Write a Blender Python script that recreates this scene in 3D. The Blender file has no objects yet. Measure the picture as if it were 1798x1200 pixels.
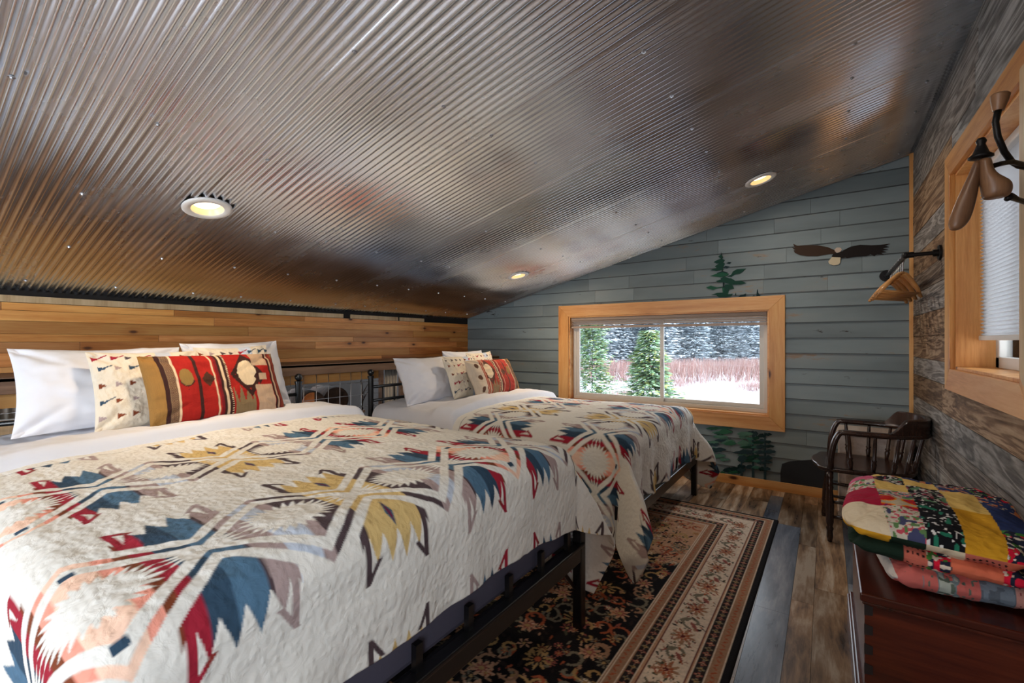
import bpy, math, random
import numpy as np
from mathutils import Vector, Matrix

# ------------------------------------------------------------------ camera, world, light, exposure
C = bpy.context.scene.collection
S = bpy.context.scene
TH = math.atan(551 / 799)
sn, cs = math.sin(TH), math.cos(TH)
H = 1.22                       # camera height above the loft floor
D = 4.307                      # back wall
XL, XR = -3.627, 0.5125        # side walls
YN = -2.4                      # near end wall
CZ, CS = H + 1.21, 0.256       # ceiling plane  z = CZ + CS * x
XLEDGE = -3.14

cam = bpy.data.objects.new('camera', bpy.data.cameras.new('camera'))
C.objects.link(cam); S.camera = cam
cam.location = (0, 0, H); cam.rotation_euler = (math.pi / 2, 0, TH)
cam.data.sensor_width = 36; cam.data.lens = 36 * 799 / 1798; cam.data.clip_start = 0.02; cam.data.clip_end = 400

S.view_settings.view_transform = 'Standard'; S.view_settings.look = 'None'
S.view_settings.gamma = 1; S.view_settings.use_curve_mapping = False
S.view_settings.exposure = 0.08
S.cycles.max_bounces = 8; S.cycles.diffuse_bounces = 4; S.cycles.glossy_bounces = 4
S.cycles.transmission_bounces = 6; S.cycles.transparent_max_bounces = 12
S.cycles.sample_clamp_indirect = 6; S.cycles.caustics_reflective = False; S.cycles.caustics_refractive = False

w = bpy.data.worlds.new('overcast_sky'); S.world = w; w.use_nodes = True
wb = w.node_tree.nodes['Background']; wb.inputs[0].default_value = (0.80, 0.90, 1.0, 1); wb.inputs[1].default_value = 4.6

def area(name, loc, rot, sx, sy, power, col, portal=False, shape='RECTANGLE', spread=180):
    l = bpy.data.lights.new(name, 'AREA'); l.shape = shape; l.size = sx
    if shape == 'RECTANGLE': l.size_y = sy
    l.energy = power; l.color = col; l.spread = math.radians(spread)
    if portal: l.cycles.is_portal = True
    o = bpy.data.objects.new(name, l); C.objects.link(o); o.location = loc; o.rotation_euler = rot
    return o
# daylight: portal in the back window; fill lights added at two made-up windows behind the camera
area('back_window_portal', (-1.31, D + 0.16, 1.04), (math.radians(-90), 0, 0), 1.84, 0.88, 1, (1, 1, 1), True)
area('near_fill_light', (-2.25, YN - 0.12, 1.0), (math.radians(90), 0, 0), 2.2, 0.85, 78, (0.80, 0.90, 1.0))
area('side_fill_light', (XR + 0.16, -1.15, 1.5), (math.radians(90), 0, math.radians(90)), 1.3, 1.1, 62, (0.80, 0.90, 1.0))
LAMPS = [(-2.32, 0.92), (-2.33, 3.48), (-0.367, 3.53), (-0.36, 0.92), (-2.32, -1.6), (-0.36, -1.6)]  # last three are added out of view to brighten the beds
LAMP_W = 9.0

# ------------------------------------------------------------------ helpers
def px(u, v, x=None, y=None, z=None):
    d = (-sn * 799 + cs * (u - 899), cs * 799 + sn * (u - 899), 600 - v)
    if x is not None: t = x / d[0]
    elif y is not None: t = y / d[1]
    else: t = (z - H) / d[2]
    return Vector((d[0] * t, d[1] * t, H + d[2] * t))

def lin(c):
    c = np.asarray(c, dtype=float) / 255.0
    return np.where(c <= 0.04045, c / 12.92, ((c + 0.055) / 1.055) ** 2.4)
def L4(c): r = lin(c); return (float(r[0]), float(r[1]), float(r[2]), 1.0)

def root(name, loc, label, cat, group=None):
    o = bpy.data.objects.new(name, None); C.objects.link(o); o.location = loc
    o.empty_display_size = 0.05
    return tag(o, label, cat, group)
def tag(o, label=None, cat=None, group=None, kind=None):
    if label: o['label'] = label
    if cat: o['category'] = cat
    if group: o['group'] = group
    if kind: o['kind'] = kind
    return o

def off(parent):
    v = Vector((0, 0, 0))
    while parent is not None: v = v + parent.location; parent = parent.parent
    return v

class MB:
    def __init__(s): s.v = []; s.f = []; s.c = []; s.cur = (0.5, 0.5, 0.5)
    def add(s, vs, fs):
        n = len(s.v); s.v += [tuple(p) for p in vs]; s.c += [s.cur] * len(vs)
        s.f += [tuple(i + n for i in f) for f in fs]
    def box(s, a, b):
        x0, y0, z0 = a; x1, y1, z1 = b
        s.add([(x0,y0,z0),(x1,y0,z0),(x1,y1,z0),(x0,y1,z0),(x0,y0,z1),(x1,y0,z1),(x1,y1,z1),(x0,y1,z1)],
              [(0,3,2,1),(4,5,6,7),(0,1,5,4),(1,2,6,5),(2,3,7,6),(3,0,4,7)])
    def hexa(s, p): s.add(p, [(0,3,2,1),(4,5,6,7),(0,1,5,4),(1,2,6,5),(2,3,7,6),(3,0,4,7)])
    def sweep(s, path, rx, ry=None, n=10, up=(0, 0, 1), cap=True):
        """tube along path; rx/ry radii (numbers or lists)"""
        path = [Vector(p) for p in path]; k = len(path)
        ry = rx if ry is None else ry
        vs = []; up0 = Vector(up)
        for i, p in enumerate(path):
            t = (path[min(i + 1, k - 1)] - path[max(i - 1, 0)]).normalized()
            a = t.cross(up0)
            if a.length < 1e-3: a = t.cross(Vector((1, 0, 0)))
            a.normalize(); b = a.cross(t).normalized()
            ra = rx[i] if hasattr(rx, '__len__') else rx; rb = ry[i] if hasattr(ry, '__len__') else ry
            for j in range(n):
                q = 2 * math.pi * j / n
                vs.append(p + a * (ra * math.cos(q)) + b * (rb * math.sin(q)))
        fs = [(i*n+j, i*n+(j+1)%n, (i+1)*n+(j+1)%n, (i+1)*n+j) for i in range(k-1) for j in range(n)]
        if cap: fs += [tuple(range(n-1, -1, -1)), tuple((k-1)*n+j for j in range(n))]
        s.add(vs, fs)
    def turned(s, a, b, prof, n=12):
        """turned piece from a to b: prof = [(t 0..1, radius)]"""
        a, b = Vector(a), Vector(b)
        s.sweep([a.lerp(b, t) for t, r in prof], [r for t, r in prof], n=n, up=(0, 1, 0) if abs((b-a).normalized().y) < 0.9 else (1, 0, 0))
    def ball(s, c, r, n=12):
        c = Vector(c); ks = [math.pi * i / n for i in range(n + 1)]
        s.sweep([c + Vector((0, 0, -r * math.cos(k))) for k in ks], [max(1e-4, r * math.sin(k)) for k in ks], n=n, up=(0, 1, 0))
    def build(s, name, m, parent=None, smooth=False, bevel=0, auto=False):
        me = bpy.data.meshes.new(name); o3 = off(parent)
        me.from_pydata([(p[0]-o3.x, p[1]-o3.y, p[2]-o3.z) for p in s.v], [], s.f)
        at = me.color_attributes.new('tone', 'FLOAT_COLOR', 'POINT')
        arr = np.ones((len(s.v), 4), dtype=np.float32); arr[:, :3] = np.array(s.c, dtype=np.float32).reshape(-1, 3)
        at.data.foreach_set('color', arr.ravel())
        if smooth or auto: me.polygons.foreach_set('use_smooth', [True] * len(me.polygons))
        if auto: me.set_sharp_from_angle(angle=math.radians(35))
        me.materials.append(m); me.update()
        o = bpy.data.objects.new(name, me); C.objects.link(o); o.parent = parent
        if bevel:
            b = o.modifiers.new('b', 'BEVEL'); b.width = bevel; b.segments = 2; b.limit_method = 'ANGLE'
        return o

def grid(name, P, m, col=None, parent=None, back=False, weld_x=False):
    """P: (n, m, 3) array; optional colours (n, m, 3) linear"""
    n, k = P.shape[:2]
    me = bpy.data.meshes.new(name); o3 = off(parent)
    V = P.reshape(-1, 3) - np.array([o3.x, o3.y, o3.z])
    ii, jj = np.meshgrid(np.arange(n-1), np.arange(k-1), indexing='ij')
    a = (ii*k+jj).ravel(); F = np.stack([a, a+k, a+k+1, a+1], 1)
    me.vertices.add(len(V)); me.vertices.foreach_set('co', V.astype(np.float32).ravel())
    me.loops.add(F.size); me.loops.foreach_set('vertex_index', F.ravel().astype(np.int32))
    me.polygons.add(len(F)); me.polygons.foreach_set('loop_start', np.arange(0, F.size, 4, dtype=np.int32))
    me.update(calc_edges=True); me.validate()
    me.polygons.foreach_set('use_smooth', np.ones(len(F), dtype=bool))
    at = me.color_attributes.new('tone', 'FLOAT_COLOR', 'POINT')
    arr = np.ones((len(V), 4), dtype=np.float32)
    arr[:, :3] = 0.5 if col is None else col.reshape(-1, 3)
    at.data.foreach_set('color', arr.ravel())
    me.materials.append(m); me.update()
    o = bpy.data.objects.new(name, me); C.objects.link(o); o.parent = parent
    return o

# ---- smooth numpy noise
def vnoise(x, y, seed=0, z=0.0):
    def h(i, j):
        n = (i.astype(np.int64) * 374761393 + j.astype(np.int64) * 668265263 + seed * 1442695041) & 0xffffffff
        n = ((n ^ (n >> 13)) * 1274126177) & 0xffffffff
        return ((n ^ (n >> 16)) & 0xffff) / 65535.0
    xi, yi = np.floor(x), np.floor(y); fx, fy = x - xi, y - yi
    fx = fx*fx*(3-2*fx); fy = fy*fy*(3-2*fy)
    a, b, c, d = h(xi, yi), h(xi+1, yi), h(xi, yi+1), h(xi+1, yi+1)
    return (a*(1-fx)+b*fx)*(1-fy) + (c*(1-fx)+d*fx)*fy
def fbm(x, y, seed=0, o=3):
    r = 0; a = 0.5; s = 0
    for k in range(o): r = r + a*vnoise(x*2**k, y*2**k, seed+k*17); s += a; a *= 0.5
    return r/s
def hsh(i, seed=0):
    n = (np.asarray(i).astype(np.int64)*2654435761 + seed*97531) & 0xffffffff
    n = ((n ^ (n >> 15)) * 2246822519) & 0xffffffff
    return ((n ^ (n >> 13)) & 0xffff) / 65535.0

# ------------------------------------------------------------------ materials
class NT:
    def __init__(s, name, rough=0.6, metal=0.0, spec=0.5):
        s.m = bpy.data.materials.new(name); s.m.use_nodes = True; s.t = s.m.node_tree
        s.b = s.t.nodes['Principled BSDF']; s.b.inputs['Roughness'].default_value = rough
        s.b.inputs['Metallic'].default_value = metal; s.b.inputs['Specular IOR Level'].default_value = spec
    def n(s, t, **k):
        x = s.t.nodes.new(t)
        for a, v in k.items(): setattr(x, a, v)
        return x
    def l(s, a, b): s.t.links.new(a, b)
    def val(s, sock, v):
        if hasattr(v, 'is_output') or isinstance(v, bpy.types.NodeSocket): s.l(v, sock)
        else: sock.default_value = v
    def math(s, op, a, b=0.5, clamp=False):
        x = s.n('ShaderNodeMath', operation=op, use_clamp=clamp); s.val(x.inputs[0], a); s.val(x.inputs[1], b); return x.outputs[0]
    def coords(s, scale=(1, 1, 1), attr=0.0, rot=(0, 0, 0)):
        tc = s.n('ShaderNodeTexCoord'); out = tc.outputs['Object']
        if attr:
            at = s.n('ShaderNodeAttribute', attribute_name='tone')
            v = s.n('ShaderNodeVectorMath', operation='SCALE'); s.l(at.outputs['Vector'], v.inputs[0]); v.inputs['Scale'].default_value = attr
            ad = s.n('ShaderNodeVectorMath', operation='ADD'); s.l(out, ad.inputs[0]); s.l(v.outputs[0], ad.inputs[1]); out = ad.outputs[0]
        mp = s.n('ShaderNodeMapping'); s.l(out, mp.inputs[0]); mp.inputs['Scale'].default_value = scale; mp.inputs['Rotation'].default_value = rot
        return mp.outputs[0]
    def noise(s, co, scale, detail=4, rough=0.55, dist=0.0):
        x = s.n('ShaderNodeTexNoise'); s.l(co, x.inputs['Vector']); x.inputs['Scale'].default_value = scale
        x.inputs['Detail'].default_value = detail; x.inputs['Roughness'].default_value = rough; x.inputs['Distortion'].default_value = dist
        return x.outputs['Fac']
    def voro(s, co, scale, rnd=1.0, feature='F1'):
        x = s.n('ShaderNodeTexVoronoi', feature=feature); s.l(co, x.inputs['Vector']); x.inputs['Scale'].default_value = scale; x.inputs['Randomness'].default_value = rnd
        return x.outputs['Distance']
    def ramp(s, fac, stops, interp='LINEAR'):
        r = s.n('ShaderNodeValToRGB'); s.l(fac, r.inputs[0]); r.color_ramp.interpolation = interp
        e = r.color_ramp.elements
        while len(e) < len(stops): e.new(0.5)
        for i, (p, c) in enumerate(stops): e[i].position = p; e[i].color = c if len(c) == 4 else L4(c)
        return r.outputs[0]
    def mix(s, f, a, b, mode='MIX'):
        x = s.n('ShaderNodeMix', data_type='RGBA', blend_type=mode); s.val(x.inputs[0], f); s.val(x.inputs[6], a); s.val(x.inputs[7], b); return x.outputs[2]
    def bump(s, h, strength=0.3, dist=0.01):
        x = s.n('ShaderNodeBump'); s.l(h, x.inputs['Height']); x.inputs['Strength'].default_value = strength; x.inputs['Distance'].default_value = dist
        s.l(x.outputs[0], s.b.inputs['Normal']); return x
    def tone(s): return s.n('ShaderNodeAttribute', attribute_name='tone')
    def col(s, c): s.val(s.b.inputs['Base Color'], c)

def gain(f, lo, hi): return (lo, (0, 0, 0, 1)), (hi, (1, 1, 1, 1))

def plain(name, c, rough=0.5, metal=0.0, spec=0.5, noise=0.0, nscale=8, bump=0.0, bscale=60):
    t = NT(name, rough, metal, spec); co = t.coords()
    if noise:
        d = tuple(max(0, x*(1-noise)) for x in c); e = tuple(min(255, x*(1+noise*0.6)) for x in c)
        t.col(t.ramp(t.noise(co, nscale, 5), [(0.3, d), (0.7, e)]))
    else: t.col(L4(c))
    if bump: t.bump(t.noise(co, bscale, 3), bump, 0.004)
    return t.m

def wood(name, axis, c1, c2, c3, rough=0.45, knots=0.0, knotcol=(60, 30, 15), grain=30, bump=0.15, var=0.35, spec=0.4, edge=None):
    """board wood, grain along axis; per board tone in the attribute"""
    t = NT(name, rough, 0, spec)
    sc = {'x': (0.07, 1, 1), 'y': (1, 0.07, 1), 'z': (1, 1, 0.07)}[axis]
    co = t.coords(sc, attr=9.0)
    n1 = t.noise(co, 7, 3, 0.5, 0.8); n2 = t.noise(co, grain, 5, 0.7, 0.3); n3 = t.noise(co, grain*5, 3, 0.6)
    f = t.math('ADD', t.math('MULTIPLY', n1, 0.55), t.math('ADD', t.math('MULTIPLY', n2, 0.33), t.math('MULTIPLY', n3, 0.12)))
    c = t.ramp(f, [(0.36, c3), (0.48, c2), (0.62, c1)])
    a = t.tone(); sep = t.n('ShaderNodeSeparateColor'); t.l(a.outputs['Color'], sep.inputs[0])
    br = t.math('ADD', t.math('MULTIPLY', sep.outputs[0], 2*var), 1-var)
    comb = t.n('ShaderNodeCombineColor')
    t.l(br, comb.inputs[0]); t.l(br, comb.inputs[1]); t.l(t.math('MULTIPLY', br, t.math('ADD', t.math('MULTIPLY', sep.outputs[1], 0.3), 0.85)), comb.inputs[2])
    c = t.mix(1.0, c, comb.outputs[0], 'MULTIPLY')
    if knots:
        sx = t.n('ShaderNodeSeparateXYZ'); t.l(t.coords(), sx.inputs[0]); al = 'xyz'.index(axis); ot = [i for i in range(3) if i != al]
        cx_ = t.n('ShaderNodeCombineXYZ'); t.l(t.math('MULTIPLY', sx.outputs[al], 0.45), cx_.inputs[0]); t.l(t.math('ADD', sx.outputs[ot[0]], sx.outputs[ot[1]]), cx_.inputs[1])
        vx = t.n('ShaderNodeTexVoronoi', voronoi_dimensions='2D'); t.l(cx_.outputs[0], vx.inputs['Vector']); vx.inputs['Scale'].default_value = knots; vd = vx.outputs['Distance']
        kf = t.ramp(vd, [(0.022, (1, 1, 1, 1)), (0.055, (0, 0, 0, 1))])
        ring = t.ramp(vd, [(0.05, (0.8, 0.8, 0.8, 1)), (0.16, (0, 0, 0, 1))])
        c = t.mix(t.math('MULTIPLY', ring, 0.5), c, L4(c3)); c = t.mix(kf, c, L4(knotcol))
    t.col(c)
    if bump: t.bump(f, bump, 0.006)
    return t.m

GOLD = ((222, 168, 104), (204, 140, 76), (168, 100, 46))
M = {}
for ax in 'xyz':
    M['fir_'+ax] = wood('golden_fir_'+ax, ax, (226, 174, 114), (210, 148, 86), (178, 112, 56), 0.4, knots=2.6, knotcol=(72, 34, 16), var=0.12)
    M['chestwood_'+ax] = wood('red_brown_chest_wood_'+ax, ax, (98, 42, 25), (70, 27, 17), (38, 15, 11), 0.25, var=0.1, spec=0.5, bump=0.06)
M['planks'] = wood('pine_wall_planks', 'y', (220, 162, 96), (196, 128, 66), (150, 86, 38), 0.42, knots=4.2, knotcol=(80, 44, 22), var=0.30)
M['ledge'] = wood('weathered_ledge', 'y', (150, 120, 98), (120, 92, 74), (84, 62, 50), 0.6, knots=3, var=0.1)
M['pale_wood'] = wood('pale_wood', 'z', (214, 186, 150), (196, 166, 128), (168, 136, 100), 0.45, var=0.1)
M['hanger_wood'] = wood('hanger_wood', 'x', (226, 176, 116), (206, 150, 90), (176, 118, 64), 0.35, var=0.1)
M['lastwood'] = wood('old_turned_wood', 'z', (150, 112, 82), (122, 88, 62), (86, 58, 40), 0.4, var=0.1)
M['chairwood'] = wood('dark_chair_wood', 'z', (66, 42, 32), (46, 28, 22), (26, 16, 13), 0.24, var=0.1, spec=0.6, bump=0.05)
M['pinkwood'] = wood('pale_pickled_wood', 'y', (220, 206, 196), (204, 186, 174), (176, 154, 142), 0.5, var=0.1)
M['white_linen'] = plain('white_linen', (226, 226, 232), 0.85, 0, 0.2, bump=0.25, bscale=9)
M['black_metal'] = plain('black_enamel_metal', (14, 14, 16), 0.28, 0.0, 0.6)
M['iron'] = plain('black_iron', (26, 24, 24), 0.45, 0.6, 0.5, bump=0.2, bscale=90)
M['mattress'] = plain('charcoal_ticking', (84, 80, 94), 0.9, 0, 0.2, bump=0.2)
M['steel'] = plain('galvanised_wire', (196, 196, 200), 0.3, 0.9)
M['white_paint'] = plain('white_trim_ring', (226, 224, 220), 0.4)
M['vinyl'] = plain('vinyl_frame', (206, 200, 192), 0.45)
M['dark_gap'] = plain('dark_cavity', (30, 24, 20), 0.9)
M['snow'] = plain('snow', (206, 210, 218), 0.9, 0, 0.2, noise=0.03, nscale=0.6)
M['grey_panel'] = plain('grey_backing', (92, 88, 86), 0.9)

def emis(name, c, s):
    t = NT(name); t.col((0, 0, 0, 1)); t.b.inputs['Emission Color'].default_value = L4(c); t.b.inputs['Emission Strength'].default_value = s; return t.m
M['lamp'] = emis('lit_lamp_lens', (255, 232, 196), 5.0)
t = NT('warm_reflector', 0.3, 0.0); t.col(L4((240, 214, 170))); M['reflector'] = t.m

# corrugated galvanised ceiling
t = NT('corrugated_galvanised_steel', 0.27, 1.0)
co = t.coords((0.5, 1, 1)); n = t.noise(co, 3.0, 4)
t.col(t.ramp(n, [(0.3, (204, 211, 221)), (0.7, (226, 233, 242))]))
a = t.tone(); sep = t.n('ShaderNodeSeparateColor'); t.l(a.outputs['Color'], sep.inputs[0])
t.l(t.math('ADD', t.math('MULTIPLY', sep.outputs[0], 0.08), t.math('MULTIPLY', n, 0.38)), t.b.inputs['Roughness'])
M['ceiling'] = t.m

# painted, peeling blue-grey siding
t = NT('peeling_blue_siding', 0.55, 0, 0.35)
co = t.coords((0.25, 1, 1), attr=11.0); n1 = t.noise(co, 3, 4); n2 = t.noise(co, 22, 6, 0.7); n3 = t.noise(t.coords((0.15, 1, 1), attr=5), 60, 4)
c = t.ramp(n1, [(0.3, (104, 114, 117)), (0.55, (126, 138, 141)), (0.75, (142, 148, 147))])
sep = t.n('ShaderNodeSeparateColor'); t.l(t.tone().outputs['Color'], sep.inputs[0])
br = t.math('ADD', t.math('MULTIPLY', sep.outputs[0], 0.3), 0.85)
comb = t.n('ShaderNodeCombineColor'); [t.l(br, comb.inputs[i]) for i in range(3)]
c = t.mix(1.0, c, comb.outputs[0], 'MULTIPLY')
c = t.mix(t.ramp(t.math('MULTIPLY', n2, n1), [(0.36, (0, 0, 0, 1)), (0.42, (1, 1, 1, 1))]), c, L4((142, 122, 104)))
c = t.mix(t.ramp(t.noise(t.coords((0.3, 1, 1), attr=7), 9, 6, 0.75), [(0.66, (0, 0, 0, 1)), (0.70, (1, 1, 1, 1))]), c, L4((52, 42, 38)))
c = t.mix(t.math('MULTIPLY', sep.outputs[2], t.math('ADD', t.math('MULTIPLY', n2, 0.8), 0.3), True), c, L4((36, 30, 28)))
t.col(c); t.bump(t.math('ADD', n2, t.math('MULTIPLY', n3, 0.5)), 0.22, 0.003)
M['siding'] = t.m

# weathered barn boards, grey to brown by board tone
t = NT('weathered_barn_boards', 0.75, 0, 0.25)
co = t.coords((1, 0.08, 1), attr=9.0); n1 = t.noise(co, 5, 4, 0.6, 1.6); n2 = t.noise(co, 40, 5, 0.75, 0.4); n3 = t.noise(t.coords((1, 0.6, 1), attr=2), 9, 5, 0.6)
wv = t.math('SINE', t.math('MULTIPLY', n1, 60.0)); wv = t.math('ADD', t.math('MULTIPLY', wv, 0.5), 0.5)
f = t.math('ADD', t.math('MULTIPLY', n2, 0.6), t.math('MULTIPLY', wv, 0.22)); f = t.math('ADD', f, t.math('MULTIPLY', n3, 0.25))
cg = t.ramp(f, [(0.30, (68, 65, 64)), (0.5, (124, 121, 118)), (0.72, (176, 173, 170))])
cb = t.ramp(f, [(0.30, (60, 42, 30)), (0.5, (112, 86, 64)), (0.72, (160, 134, 108))])
sep = t.n('ShaderNodeSeparateColor'); t.l(t.tone().outputs['Color'], sep.inputs[0])
c = t.mix(t.ramp(sep.outputs[1], [(0.35, (0, 0, 0, 1)), (0.75, (1, 1, 1, 1))]), cg, cb)
br = t.math('ADD', t.math('MULTIPLY', sep.outputs[0], 0.6), 0.7)
comb = t.n('ShaderNodeCombineColor'); [t.l(br, comb.inputs[i]) for i in range(3)]
t.col(t.mix(1.0, c, comb.outputs[0], 'MULTIPLY')); t.bump(f, 0.5, 0.004)
M['barn'] = t.m

# laminate floor with mixed rustic planks
t = NT('rustic_plank_floor', 0.3, 0, 0.5)
co = t.coords((1, 0.13, 1), attr=9.0); n1 = t.noise(co, 6, 5, 0.6, 1.4); n2 = t.noise(co, 40, 4, 0.7, 0.5); n3 = t.noise(t.coords((1, 0.5, 1), attr=4), 7, 4)
f = t.math('ADD', t.math('MULTIPLY', n1, 0.6), t.math('ADD', t.math('MULTIPLY', n2, 0.25), t.math('MULTIPLY', n3, 0.2)))
ca = t.ramp(f, [(0.38, (40, 32, 29)), (0.47, (98, 76, 60)), (0.54, (150, 118, 88)), (0.62, (190, 170, 148))])
cb = t.ramp(f, [(0.38, (56, 60, 70)), (0.52, (92, 98, 110)), (0.66, (140, 142, 148))])
sep = t.n('ShaderNodeSeparateColor'); t.l(t.tone().outputs['Color'], sep.inputs[0])
c = t.mix(t.ramp(sep.outputs[1], [(0.60, (0, 0, 0, 1)), (0.72, (1, 1, 1, 1))]), ca, cb)
br = t.math('ADD', t.math('MULTIPLY', sep.outputs[0], 0.8), 0.55)
comb = t.n('ShaderNodeCombineColor'); [t.l(br, comb.inputs[i]) for i in range(3)]
t.col(t.mix(1.0, c, comb.outputs[0], 'MULTIPLY')); t.bump(f, 0.12, 0.003)
t.l(t.math('ADD', t.math('MULTIPLY', f, 0.3), 0.14), t.b.inputs['Roughness'])
M['floor'] = t.m

def cloth(name, quilt=0.0, weave=0.0, rough=0.88):
    t = NT(name, rough, 0, 0.15); t.l(t.tone().outputs['Color'], t.b.inputs['Base Color'])
    co = t.coords()
    if quilt:
        v = t.voro(t.coords((1, 1.6, 1.2)), 44, 1.0, 'SMOOTH_F1'); n = t.noise(co, 34, 3, 0.5, 0.6)
        h = t.math('ADD', t.math('MULTIPLY', t.math('MINIMUM', v, 0.6), -0.8), n); t.bump(h, quilt, 0.009)
    elif weave: t.bump(t.noise(t.coords((1, 1, 3)), 130, 2), weave, 0.004)
    return t.m
M['quilt'] = cloth('quilted_cotton', quilt=0.5)
M['kilim'] = cloth('woven_kilim', weave=0.6)
M['carpet'] = cloth('carpet_pile', weave=0.5, rough=0.95)
M['paint'] = cloth('matt_mural_paint', rough=0.6)
M['leaf'] = cloth('conifer_needles', rough=0.8)

t = NT('pleated_white_shade', 0.9, 0, 0.1); t.col(L4((200, 198, 198)))
tr = t.n('ShaderNodeBsdfTranslucent'); tr.inputs[0].default_value = L4((206, 206, 208)); mx = t.n('ShaderNodeMixShader'); mx.inputs[0].default_value = 0.22
t.l(t.b.outputs[0], mx.inputs[1]); t.l(tr.outputs[0], mx.inputs[2]); t.l(mx.outputs[0], t.t.nodes['Material Output'].inputs[0]); M['shade'] = t.m
t = NT('window_glass'); g = t.n('ShaderNodeBsdfGlossy'); g.inputs['Roughness'].default_value = 0.02; tp = t.n('ShaderNodeBsdfTransparent')
fr = t.n('ShaderNodeFresnel'); fr.inputs[0].default_value = 1.1; mx = t.n('ShaderNodeMixShader'); t.l(fr.outputs[0], mx.inputs[0])
t.l(tp.outputs[0], mx.inputs[1]); t.l(g.outputs[0], mx.inputs[2]); t.l(mx.outputs[0], t.t.nodes['Material Output'].inputs[0]); M['glass'] = t.m
# ------------------------------------------------------------------ room shell
R = random.Random(7)
def rtone(): return (R.random(), R.random(), 0.0)

def struct(o, label=None): o['kind'] = 'structure'; return o

# floor: planks of two widths running to the back wall
b = MB(); joints = [-0.1345]
k = 0
while joints[-1] < XR + 0.05: joints.append(joints[-1] + (0.088 if k % 3 == 0 else 0.137)); k += 1
k = 0
while joints[0] > XL - 0.8: joints.insert(0, joints[0] - (0.088 if k % 3 == 1 else 0.137)); k += 1
for x, x1 in zip(joints[:-1], joints[1:]):
    y = YN - R.random()
    while y < D + 0.05:
        ln = 0.55 + R.random() * 0.75; y1 = min(y + ln, D + 0.05)
        b.cur = (0.85, 0.9, 0.2) if abs(x1 + 0.1345) < 0.01 and y1 > 1.4 and y < 2.6 else rtone(); b.box((x + 0.0006, max(y, YN) + 0.0006, -0.02), (x1 - 0.0006, y1 - 0.0006, 0)); y += ln
        if y1 >= D + 0.05: break
struct(b.build('floor', M['floor']))
bb = MB(); bb.box((XL - 0.9, YN - 0.2, -0.15), (XR + 0.3, D + 0.2, -0.021)); fs_ = struct(bb.build('floor_slab', M['dark_gap'])); fs_.parent = bpy.data.objects['floor']; del fs_['kind']

# back wall: backing with window hole, bevelled blue siding, joints
WX0, WX1, WZ0, WZ1 = -2.348, -0.271, 0.486, 1.597     # outside of casing
TW = 0.115
IX0, IX1, IZ0, IZ1 = WX0 + TW, WX1 - TW, WZ0 + TW, WZ1 - TW
b = MB(); ZT = 2.75
b.cur = (0.5, 0.5, 0)
for a, c in (((XL-0.2, D+0.012, -0.1), (IX0, D+0.2, ZT)), ((IX1, D+0.012, -0.1), (XR+0.2, D+0.2, ZT)),
             ((IX0, D+0.012, -0.1), (IX1, D+0.2, IZ0)), ((IX0, D+0.012, IZ1), (IX1, D+0.2, ZT))): b.box(a, c)
wall_back = struct(b.build('wall_back', M['dark_gap']))
b = MB(); z = 0.02; EXP = 0.1225; row = 0
while z < 2.7:
    zt = z + EXP
    xs = max(XL - 0.02, (z - CZ) / CS - 0.15)
    spans = [(xs, XR)] if not (zt > WZ0 + 0.03 and z < WZ1 - 0.03) else [(xs, WX0 + 0.03), (WX1 - 0.03, XR)]
    if len(spans) == 2 and zt > WZ1 + 0.002: b.cur = (R.random(), .5, 0); b.box((WX0 + 0.03, D - 0.006, WZ1 - 0.01), (WX1 - 0.03, D + 0.012, zt + 0.003))
    if len(spans) == 2 and z < WZ0 - 0.002: b.cur = (R.random(), .5, 0); b.box((WX0 + 0.03, D - 0.011, z + 0.001), (WX1 - 0.03, D + 0.012, WZ0 + 0.01))
    for (s0, s1) in spans:
        xx = s0
        while xx < s1 - 0.01:
            ln = (0.35 + R.random() * 0.8) if z > 1.45 else (1.0 + R.random() * 1.6)
            xe = min(s1, xx + ln)
            if s1 - xe < 0.15: xe = s1
            if xe > xx + 0.02:
                t0 = R.random(); x0_, x1_ = xx + 0.0008, xe - 0.0008
                # lap board: thick at the bottom edge, thin under the next one; lower lip carries bare dark edge
                zb, zz = z + 0.001, zt + 0.004
                yb, yt = D - 0.011, D - 0.001
                b.cur = (t0, R.random(), 0.0)
                n0 = len(b.v)
                lip = 0.006
                pts = [(x0_, yb, zb), (x1_, yb, zb), (x1_, yb + 0.0006, zb + lip), (x0_, yb + 0.0006, zb + lip), (x1_, yt, zz), (x0_, yt, zz), (x0_, D + 0.012, zb), (x1_, D + 0.012, zb), (x1_, D+0.012, zz), (x0_, D+0.012, zz)]
                pts += [pts[2], pts[3]]
                b.add(pts, [(0, 1, 2, 3), (11, 10, 4, 5), (6, 7, 1, 0), (0, 11, 5, 9, 6), (1, 7, 8, 4, 10)])
                for q in (0, 1, 2, 3, 6, 7): b.c[n0 + q] = (t0, 0.5, 1.0)
            xx = xe
    z = zt; row += 1
sd = b.build('blue_siding', M['siding'], wall_back)

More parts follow.
